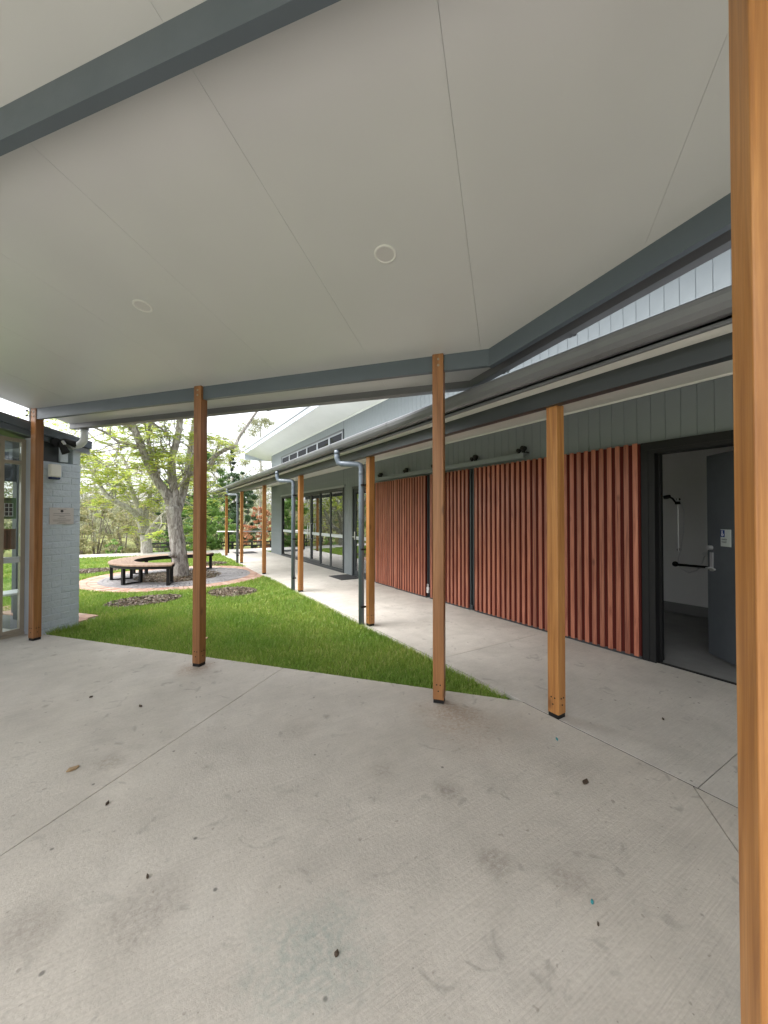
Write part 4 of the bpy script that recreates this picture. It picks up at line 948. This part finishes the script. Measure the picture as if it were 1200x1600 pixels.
# ================================================================== TREES
def smooth_path(pts, sub=4):
    P = [np.array(p, float) for p in pts]; out = []
    for i in range(len(P) - 1):
        p0, p1, p2, p3 = P[max(i - 1, 0)], P[i], P[i + 1], P[min(i + 2, len(P) - 1)]
        for k in range(sub):
            t_ = k / sub; out.append(.5 * ((2 * p1) + (-p0 + p2) * t_ + (2 * p0 - 5 * p1 + 4 * p2 - p3) * t_ ** 2 + (-p0 + 3 * p1 - 3 * p2 + p3) * t_ ** 3))
    out.append(P[-1]); return out
def limb(m_, pts, r0, r1, n=10, sub=4, rough=.0):
    S = smooth_path(pts, sub); k = len(S); rs = [r0 + (r1 - r0) * (i / (k - 1)) ** .8 for i in range(k)]
    if rough: rs = [r * (1 + random.uniform(-rough, rough)) for r in rs]
    m_.tube(S, rs, n); return [Vector(p) for p in S], rs
def grow(m_, p, d, length, r, depth, tips, droop=0.0, kink=.28):
    """recursive twigs"""
    pts = [p]; n = 4; dd = Vector(d).normalized()
    for i in range(n):
        dd = (dd + Vector((random.gauss(0, kink), random.gauss(0, kink), random.gauss(0, kink * .7) - droop))).normalized(); pts.append(pts[-1] + dd * length / n)
    m_.tube(pts, [r * (1 - .75 * i / n) for i in range(n + 1)], 5 if r < .02 else 7)
    if depth == 0: tips.append((pts[-1], dd)); tips.append((pts[2], dd)); return
    for i in range(random.choice((2, 3))):
        q = pts[random.choice((2, 3, 4))]; e = (dd + Vector((random.gauss(0, .6), random.gauss(0, .6), random.gauss(0, .45)))).normalized()
        grow(m_, q, e, length * random.uniform(.55, .8), r * .5, depth - 1, tips, droop, kink)
    tips.append((pts[-1], dd))
def fronds(tips, nf, L, leafL, leafW, pairs, droop=.35):
    """compound fronds round each twig tip"""
    V = []
    for p, d in tips:
        p = np.array(p)
        for k in range(nf):
            a = random.uniform(0, 2 * math.pi); el = random.uniform(-.15, .6); dr = np.array([math.cos(a) * math.cos(el), math.sin(a) * math.cos(el), math.sin(el)])
            ln = L * random.uniform(.6, 1.15); sd_ = np.cross(dr, [0, 0, 1]); sd_ /= np.linalg.norm(sd_) + 1e-6
            upv = np.cross(sd_, dr); tt = np.linspace(.2, 1, pairs)
            c = p + dr * (tt * ln)[:, None]; c[:, 2] -= droop * ln * tt ** 2
            for sg_ in (-1, 1):
                ld = sd_ * sg_ * .9 + dr * .45 + rng.normal(size=(pairs, 3)) * .12; ld[:, 2] -= .2; ld /= np.linalg.norm(ld, axis=1)[:, None]
                wv = np.cross(ld, upv + rng.normal(size=(pairs, 3)) * .35); wv /= np.linalg.norm(wv, axis=1)[:, None] + 1e-9
                ll = leafL * rng.uniform(.7, 1.2, pairs)[:, None]
                V.append(np.stack([c, c + ld * ll * .5 + wv * leafW / 2, c + ld * ll, c + ld * ll * .5 - wv * leafW / 2], 1).reshape(-1, 3))
    V = np.concatenate(V); return V, np.arange(len(V)).reshape(-1, 4)

def px_limb(spec, dz): return [CW(x, dep + dz, y) for x, y, dep in spec]
# main courtyard tree (forked, rough grey bark)
t1 = empty('courtyard_tree', GP(283, 899), 'forked rough barked tree with lime leaves inside the curved bench', 'tree', 'lime leaved courtyard trees')
D = 9.72; tb = MB(); tips = []
limbs = [([(285, 908, D), (283, 893, D), (281, 870, D), (277, 845, D), (273, 815, D), (270, 792, D)], .205, .165),
         ([(272, 806, D), (262, 776, D - .05), (246, 752, D - .2), (234, 730, D - .4), (222, 702, D - .6), (213, 680, D - .8), (203, 655, D - .9), (192, 628, D - 1.0), (183, 600, D - 1.1)], .135, .05),
         ([(272, 806, D), (272, 770, D + .05), (268, 742, D + .05), (268, 715, D), (274, 694, D), (279, 668, D), (281, 640, D), (284, 600, D)], .12, .065),
         ([(274, 808, D), (284, 775, D + .3), (292, 742, D + .5), (297, 705, D + .7), (301, 672, D + .8), (308, 640, D + .9), (316, 600, D + 1)], .12, .06),
         ([(293, 742, D + .5), (310, 735, D + .6), (326, 727, D + .6), (338, 711, D + .5), (354, 701, D + .4), (366, 697, D + .3), (373, 683, D + .3), (386, 664, D + .2), (402, 640, D + .1)], .075, .03),
         ([(232, 728, D - .42), (236, 712, D - .3), (231, 690, D - .2), (233, 665, D - .1), (248, 640, D), (252, 610, D)], .06, .025),
         ([(268, 712, D), (259, 706, D - .1), (252, 697, D - .15), (250, 688, D - .2)], .045, .02),
         ([(262, 680, D - .1), (255, 672, D - .3), (240, 662, D - .4), (226, 652, D - .5), (214, 640, D - .6)], .03, .014),
         ([(276, 762, D), (290, 745, D - .2), (298, 715, D - .3), (306, 690, D - .5), (318, 660, D - .6)], .03, .012),
         ([(222, 702, D - .6), (205, 694, D - .8), (185, 690, D - 1.0), (165, 676, D - 1.1), (140, 665, D - 1.2), (122, 655, D - 1.2)], .045, .016),
         ([(213, 680, D - .8), (196, 664, D - .7), (176, 650, D - .6), (152, 640, D - .5), (130, 625, D - .4)], .04, .014)]
S0_ = [limb(tb, px_limb(sp_, 0), a, b, 12 if a > .1 else 8, 4, .05) for sp_, a, b in limbs]
# broken branch stub on the trunk
k1 = CW(276, D - .12, 868); tb.tube([k1, k1 + Vector((-.10, -.06, .03)), k1 + Vector((-.16, -.1, .05))], [.08, .065, .045], 8)
for idx, ((pts, rs), (sp_, a, b)) in enumerate(zip(S0_, limbs)):
    if idx == 0: continue
    n = len(pts)
    for i in range(3, n):
        pr_ = .5 if idx in (1, 2, 3, 9, 10) else .22
        if idx == 4 and i > n * .55: continue
        if random.random() < pr_ or i == n - 1:
            dd = (pts[min(i + 1, n - 1)] - pts[i - 1]).normalized(); e = (dd * .6 + Vector((random.gauss(0, .7), random.gauss(0, .7), random.gauss(.1, .5)))).normalized()
            grow(tb, pts[i], e, random.uniform(.5, 1.0), min(.022, rs[i] * .5), 2, tips, .03)
tb.build('trunk', M['bark'], t1, True)
V, F = fronds([tips[i] for i in range(len(tips)) if random.random() < .75], 3, .24, .062, .028, 7); npmesh('crown', V, F, M['leaf_lime'], t1)
# second tree further back
t2 = empty('courtyard_tree', GP(230, 862), 'smaller spreading pale barked tree behind the curved bench', 'tree', 'lime leaved courtyard trees')
D = 16.2; tb = MB(); tips = []
limbs = [([(230, 867, D), (229, 852, D), (227, 836, D)], .24, .2),
         ([(227, 838, D), (218, 812, D), (206, 798, D - .3), (190, 788, D - .6), (172, 779, D - .9), (158, 762, D - 1), (148, 742, D - 1)], .16, .05),
         ([(228, 836, D), (222, 806, D + .2), (212, 782, D + .3), (202, 755, D + .4), (200, 735, D + .4), (190, 715, D + .4), (172, 696, D + .5), (150, 688, D + .5), (130, 668, D + .5)], .12, .03),
         ([(229, 838, D), (228, 805, D + .4), (232, 782, D + .6), (238, 756, D + .8), (242, 735, D + .9), (250, 700, D + 1)], .12, .04),
         ([(229, 836, D), (240, 820, D - .3), (252, 806, D - .4), (264, 797, D - .5), (280, 790, D - .5)], .09, .04),
         ([(230, 840, D), (244, 828, D + .5), (256, 812, D + .7), (268, 790, D + .9), (284, 770, D + 1), (300, 745, D + 1)], .13, .05),
         ([(204, 760, D + .4), (192, 745, D), (174, 735, D - .2), (156, 722, D - .3), (138, 712, D - .3)], .05, .02)]
S0_ = [limb(tb, px_limb(sp_, 0), a, b, 9, 4, .05) for sp_, a, b in limbs]
for idx, ((pts, rs), _) in enumerate(zip(S0_, limbs)):
    if idx == 0: continue
    for i in range(3, len(pts)):
        if random.random() < .5 or i == len(pts) - 1:
            dd = (pts[min(i + 1, len(pts) - 1)] - pts[i - 1]).normalized(); e = (dd * .6 + Vector((random.gauss(0, .7), random.gauss(0, .7), random.gauss(.15, .5)))).normalized()
            grow(tb, pts[i], e, random.uniform(.7, 1.3), min(.028, rs[i] * .5), 2, tips, .03)
tb.build('trunk', M['barkp'], t2, True)
V, F = fronds([tips[i] for i in range(len(tips)) if random.random() < .6], 3, .36, .10, .048, 6); npmesh('crown', V, F, M['leaf_lime'], t2)

# background trees and shrubs
def blob_tree(name, x, dep, ytop, ybase, wpx, m, barkm, label, cat='tree', group=None, nclump=60, leaf=.16, per=70, trunk=True, gaps=.55, clump=.5, shape=1.0, trunk_r=.12, low=.25, lfl=.9):
    """tree whose foot stands at a depth; crown spans a height and width read off the picture"""
    top = CW(x, dep, ytop); zb = ground_h(CW(x, dep, HZ).x, CW(x, dep, HZ).y); foot = Vector((top.x, top.y, zb)); H = top.z - zb; R = wpx / FPX * dep / 2
    e = empty(name, foot, label, cat, group); tm = MB(); C = []
    if trunk:
        nb = 6 if H > 4 else 5
        main, rs = limb(tm, [foot - Vector((0, 0, .2)), foot + Vector((random.gauss(0, .1), random.gauss(0, .1), H * .25)), foot + Vector((random.gauss(0, .25), random.gauss(0, .25), H * .55)), foot + Vector((random.gauss(0, .3), random.gauss(0, .3), H * .92))], trunk_r, trunk_r * .25, 8, 4)
        for i in range(nb):
            q = main[random.randint(4, len(main) - 3)]; a = random.uniform(0, 6.28); rr = R * random.uniform(.5, .9)
            limb(tm, [q, q + Vector((math.cos(a) * rr * .5, math.sin(a) * rr * .5, H * .08)), q + Vector((math.cos(a) * rr, math.sin(a) * rr, H * random.uniform(.08, .22)))], trunk_r * .4, trunk_r * .1, 6, 3)
        tm.build('trunk', M[barkm], e, True)
    else:
        for i in range(7):
            a = random.uniform(0, 6.28); rr = R * random.uniform(.2, .7); limb(tm, [foot - Vector((0, 0, .1)), foot + Vector((math.cos(a) * rr * .4, math.sin(a) * rr * .4, H * .4)), foot + Vector((math.cos(a) * rr, math.sin(a) * rr, H * random.uniform(.6, .9)))], .035, .01, 5, 3)
        tm.build('stems', M[barkm], e, True)
    PP = []
    for i in range(nclump):
        z = low + (1 - low) * random.random(); prof = math.sin(math.pi * min(1, max(.08, (z - low) / (1 - low) * .82 + .12))) ** .7 if shape == 1.0 else (1 - (z - low) / (1 - low)) * .95 + .05
        a = random.uniform(0, 6.28); r = R * prof * math.sqrt(random.random()) * random.uniform(.7, 1.1)
        c = np.array([foot.x + math.cos(a) * r, foot.y + math.sin(a) * r, zb + H * z * .97])
        n = int(per * random.uniform(.5, 1.4)); s_ = clump * R * random.uniform(.18, .42)
        g_ = rng.normal(size=(n, 3)); g_ *= (rng.random(n) ** .45 / (np.linalg.norm(g_, axis=1) + 1e-6))[:, None]
        PP.append(c + g_ * np.array([s_, s_, s_ * .62]))
    P = np.concatenate(PP); V, F = cards(P, rng.uniform(.6, 1.3, len(P)) * leaf, rng.uniform(.6, 1.2, len(P)) * leaf * .45 * lfl, .8)
    npmesh('crown', V, F, M[m], e); return e
BT = blob_tree
BT('shrub', 150, 21, 765, 860, 90, 'leaf_olive', 'barkd', 'tan olive shrub beside the painted pier behind the lawn', 'shrub', None, 70, .13, 90, False, low=.02)
BT('shrub', 195, 22.5, 800, 860, 70, 'leaf_olive', 'barkd', 'low straggly olive shrub left of the pale tree trunk', 'shrub', None, 50, .13, 70, False, low=.02)
BT('shrub', 176, 19.6, 842, 860, 40, 'leaf_fresh', 'barkd', 'low pale green shrub at the lawn edge left of the bench', 'shrub', None, 26, .1, 60, False, low=.0)
BT('shrub', 252, 20.5, 834, 862, 34, 'leaf_fresh', 'barkd', 'small bright green bush between the two tree trunks', 'shrub', None, 30, .1, 80, False, low=.0)
BT('shrub', 318, 18.8, 765, 862, 84, 'leaf_fresh', 'barkd', 'big fresh green bush behind the leftmost walkway posts', 'shrub', None, 80, .15, 100, False, low=.02)
BT('shrub', 345, 21, 800, 862, 60, 'leaf_fresh', 'barkd', 'rounded bright green bush right of the big fresh one', 'shrub', None, 50, .13, 90, False, low=.02)
BT('shrub', 404, 24, 790, 855, 66, 'leaf_red', 'barkd', 'rusty red leaved shrub behind the far handrail', 'shrub', None, 70, .13, 80, False, low=.05)
BT('shrub', 432, 25, 800, 855, 50, 'leaf_red', 'barkd', 'rust coloured shrub half hidden by the building corner', 'shrub', None, 40, .13, 70, False, low=.05)
BT('evergreen_tree', 378, 29, 735, 850, 74, 'leaf_dark', 'barkd', 'dark green evergreen behind the far walkway posts', 'tree', None, 110, .2, 110, True, low=.08)
BT('evergreen_tree', 315, 31, 700, 850, 110, 'leaf_mid', 'barkd', 'broad mid green tree behind the main tree trunk', 'tree', None, 120, .22, 110, True, low=.06)
BT('evergreen_tree', 265, 33, 745, 850, 80, 'leaf_dark', 'barkd', 'dark bushy tree seen between the two courtyard trees', 'tree', None, 90, .22, 90, True, low=.05)
BT('conifer_tree', 362, 36, 690, 850, 34, 'needle', 'barkd', 'narrow dark conifer rising behind the walkway gutter', 'tree', None, 70, .22, 70, True, shape=2.0, low=.2)
BT('eucalyptus_tree', 405, 40, 650, 850, 130, 'leaf_euc', 'barkp', 'tall pale eucalyptus beyond the building eave', 'tree', 'tall eucalyptus trees in the background', 75, .24, 75, True, trunk_r=.22, low=.35, clump=.55)
BT('eucalyptus_tree', 340, 46, 680, 850, 130, 'leaf_euc', 'barkp', 'hazy eucalyptus behind the conifer', 'tree', 'tall eucalyptus trees in the background', 70, .28, 70, True, trunk_r=.22, low=.3)
BT('eucalyptus_tree', 450, 44, 740, 850, 120, 'leaf_euc', 'barkp', 'eucalyptus glimpsed under the walkway roof by the corner', 'tree', 'tall eucalyptus trees in the background', 80, .26, 80, True, trunk_r=.2, low=.2)
BT('eucalyptus_tree', 150, 36, 705, 850, 110, 'leaf_euc', 'barkp', 'grey green eucalyptus behind the tan shrub at left', 'tree', 'tall eucalyptus trees in the background', 75, .22, 70, True, trunk_r=.18, low=.15)
BT('eucalyptus_tree', 215, 40, 720, 850, 110, 'leaf_olive', 'barkp', 'dull eucalyptus behind the smaller courtyard tree', 'tree', 'tall eucalyptus trees in the background', 75, .24, 70, True, trunk_r=.18, low=.1)
BT('eucalyptus_tree', 60, 30, 660, 850, 200, 'leaf_euc', 'barkp', 'leafy eucalyptus above the left building roof', 'tree', 'tall eucalyptus trees in the background', 110, .22, 90, True, trunk_r=.2, low=.1)
BT('evergreen_tree', -40, 26, 690, 850, 160, 'leaf_mid', 'barkd', 'green tree beyond the left building seen through its glazing', 'tree', None, 100, .2, 90, True, low=.05)
BT('evergreen_tree', -260, 24, 600, 850, 260, 'leaf_mid', 'barkd', 'green courtyard tree left of the picture mirrored in the glazed entry', 'tree', None, 110, .24, 100, True, low=.15)
BT('eucalyptus_tree', -600, 26, 520, 850, 300, 'leaf_euc', 'barkp', 'large eucalyptus left of the picture mirrored in the glazed entry', 'tree', 'tall eucalyptus trees in the background', 110, .28, 90, True, trunk_r=.25, low=.2)
for (x, dep, yt, w, mm, lab) in ((128, 24, 790, 60, 'leaf_olive', 'olive scrub bush against the painted pier edge'), (222, 26, 790, 90, 'leaf_olive', 'dry tan scrub bush behind the pale tree'), (282, 23, 800, 60, 'leaf_mid', 'mid green bush just left of the main trunk'),
                         (180, 28, 770, 100, 'leaf_euc', 'grey green scrub bush in the middle distance at left'), (300, 27, 770, 70, 'leaf_dark', 'dark green bush behind the main trunk')):
    BT('shrub', x, dep, yt, 860, w, mm, 'barkd', lab, 'shrub', None, 60, .14, 80, False, low=.0)
# bushland mass closing the horizon
PP = []
for i in range(420):
    x = random.uniform(-500, 640); dep = random.uniform(52, 75); c = CW(x, dep, HZ); zt = random.uniform(-1.5, 4.2); s_ = random.uniform(1.2, 2.6)
    g_ = rng.normal(size=(70, 3)); g_ *= (rng.random(70) ** .4 / (np.linalg.norm(g_, axis=1) + 1e-6))[:, None]; PP.append(np.array([c.x, c.y, zt]) + g_ * [s_, s_, s_ * .7])
P = np.concatenate(PP); V, F = cards(P, rng.uniform(.35, .8, len(P)), rng.uniform(.2, .4, len(P)), .8)
tag(npmesh('bushland', V, F, M['leaf_euc']), 'distant grey green bushland closing the view behind the trees', 'bushland', kind='stuff')

# dark post-and-rail fence on the slope
fn = empty('rail_fence', (2.5, 21, -.7), 'low dark timber rail fence on the slope behind the walkway end', 'fence')
FA, FB = Vector((-.2, 22.2, 0)), Vector((7.2, 20.2, 0)); fd = (FB - FA).normalized(); fs_ = Vector((-fd.y, fd.x, 0))
for z in (.20, .02):
    MB().obox((FA + FB) / 2 + Vector((0, 0, z)), fd * ((FB - FA).length / 2), fs_ * .025, (0, 0, .035)).build('rail', M['fencew'], fn)
MB().obox((FA + FB) / 2 + Vector((0, 0, -.35)), fd * ((FB - FA).length / 2), fs_ * .03, (0, 0, .07)).build('kick_rail', M['fencew'], fn)
for i in range(8): p = FA + (FB - FA) * (i + .3) / 8; zb = ground_h(p.x, p.y); MB().box((p.x - .045, p.y - .045, zb - .2), (p.x + .045, p.y + .045, .19)).build('fence_post', M['fencew'], fn)

# ================================================================== LITTER ON THE SLAB
def litter(x, y, L, Wd, rot, m, name, label):
    L *= .8; Wd *= .8; c, s_ = math.cos(rot), math.sin(rot); q = MB(); z = .0015; pts = [(-L, 0), (-L * .4, Wd), (L * .3, Wd * .9), (L, .1 * Wd), (L * .4, -Wd), (-L * .5, -Wd * .8)]
    up = [(x + a * c - b * s_, y + a * s_ + b * c, z + .006 + (.004 if i % 2 else 0)) for i, (a, b) in enumerate(pts)]; q.add(up + [(p[0], p[1], z) for p in up], [tuple(range(6)), tuple(range(11, 5, -1))] + [(i, (i + 1) % 6, 6 + (i + 1) % 6, 6 + i)[::-1] for i in range(6)])
    o = q.build(name, M[m], org=(x, y, 0)); tag(o, label, 'litter' if 'scrap' in name else 'leaf')
for a in [(912, 1219, .034, .016, .2, 'leafdry', 'dry_leaf', 'dark curled leaf on the slab below the two right posts'), (868, 1153, .022, .007, 1.0, 'scrap', 'teal_scrap', 'tiny teal scrap on the slab just in front of the right walkway post'),
          (921, 1403, .010, .007, .6, 'scrap', 'teal_scrap', 'tiny teal scrap in the right foreground of the slab'), (118, 1199, .04, .022, .4, 'tanleaf', 'dry_leaf', 'brown leaf lying left of the long slab joint'),
          (172, 1252, .018, .007, 1.1, 'leafdry', 'dry_leaf', 'small dark leaf right of the long slab joint'), (145, 1088, .016, .008, .1, 'leafdry', 'dry_leaf', 'tiny dark leaf near the left canopy post'), (222, 1102, .026, .012, 2.0, 'leafdry', 'dry_leaf', 'dark leaf on the slab left of the middle post'),
          (527, 1482, .012, .009, .7, 'leafdry', 'dry_leaf', 'dark spot of leaf on the greenish stain in the foreground'), (1033, 1122, .02, .008, .7, 'leafdry', 'dry_leaf', 'dark leaf on the walkway in front of the toilet door'), (930, 1437, .007, .005, .7, 'leafdry', 'dry_leaf', 'dark crumb below the foreground teal scrap'), (235, 1364, .012, .006, 1.7, 'leafdry', 'dry_leaf', 'small dark leaf in the left foreground')]:
    p = GP(a[0], a[1]); litter(p.x, p.y, *a[2:])
p = GP(321, 1001); o = MB().obox((p.x, p.y, .02), (.03, .04, .01), (-.012, .009, 0), (0, .0, .006)).build('fallen_leaf', M['tanleaf'], org=(p.x, p.y, 0)); tag(o, 'yellow dry leaf on the grass right of the middle post', 'leaf')
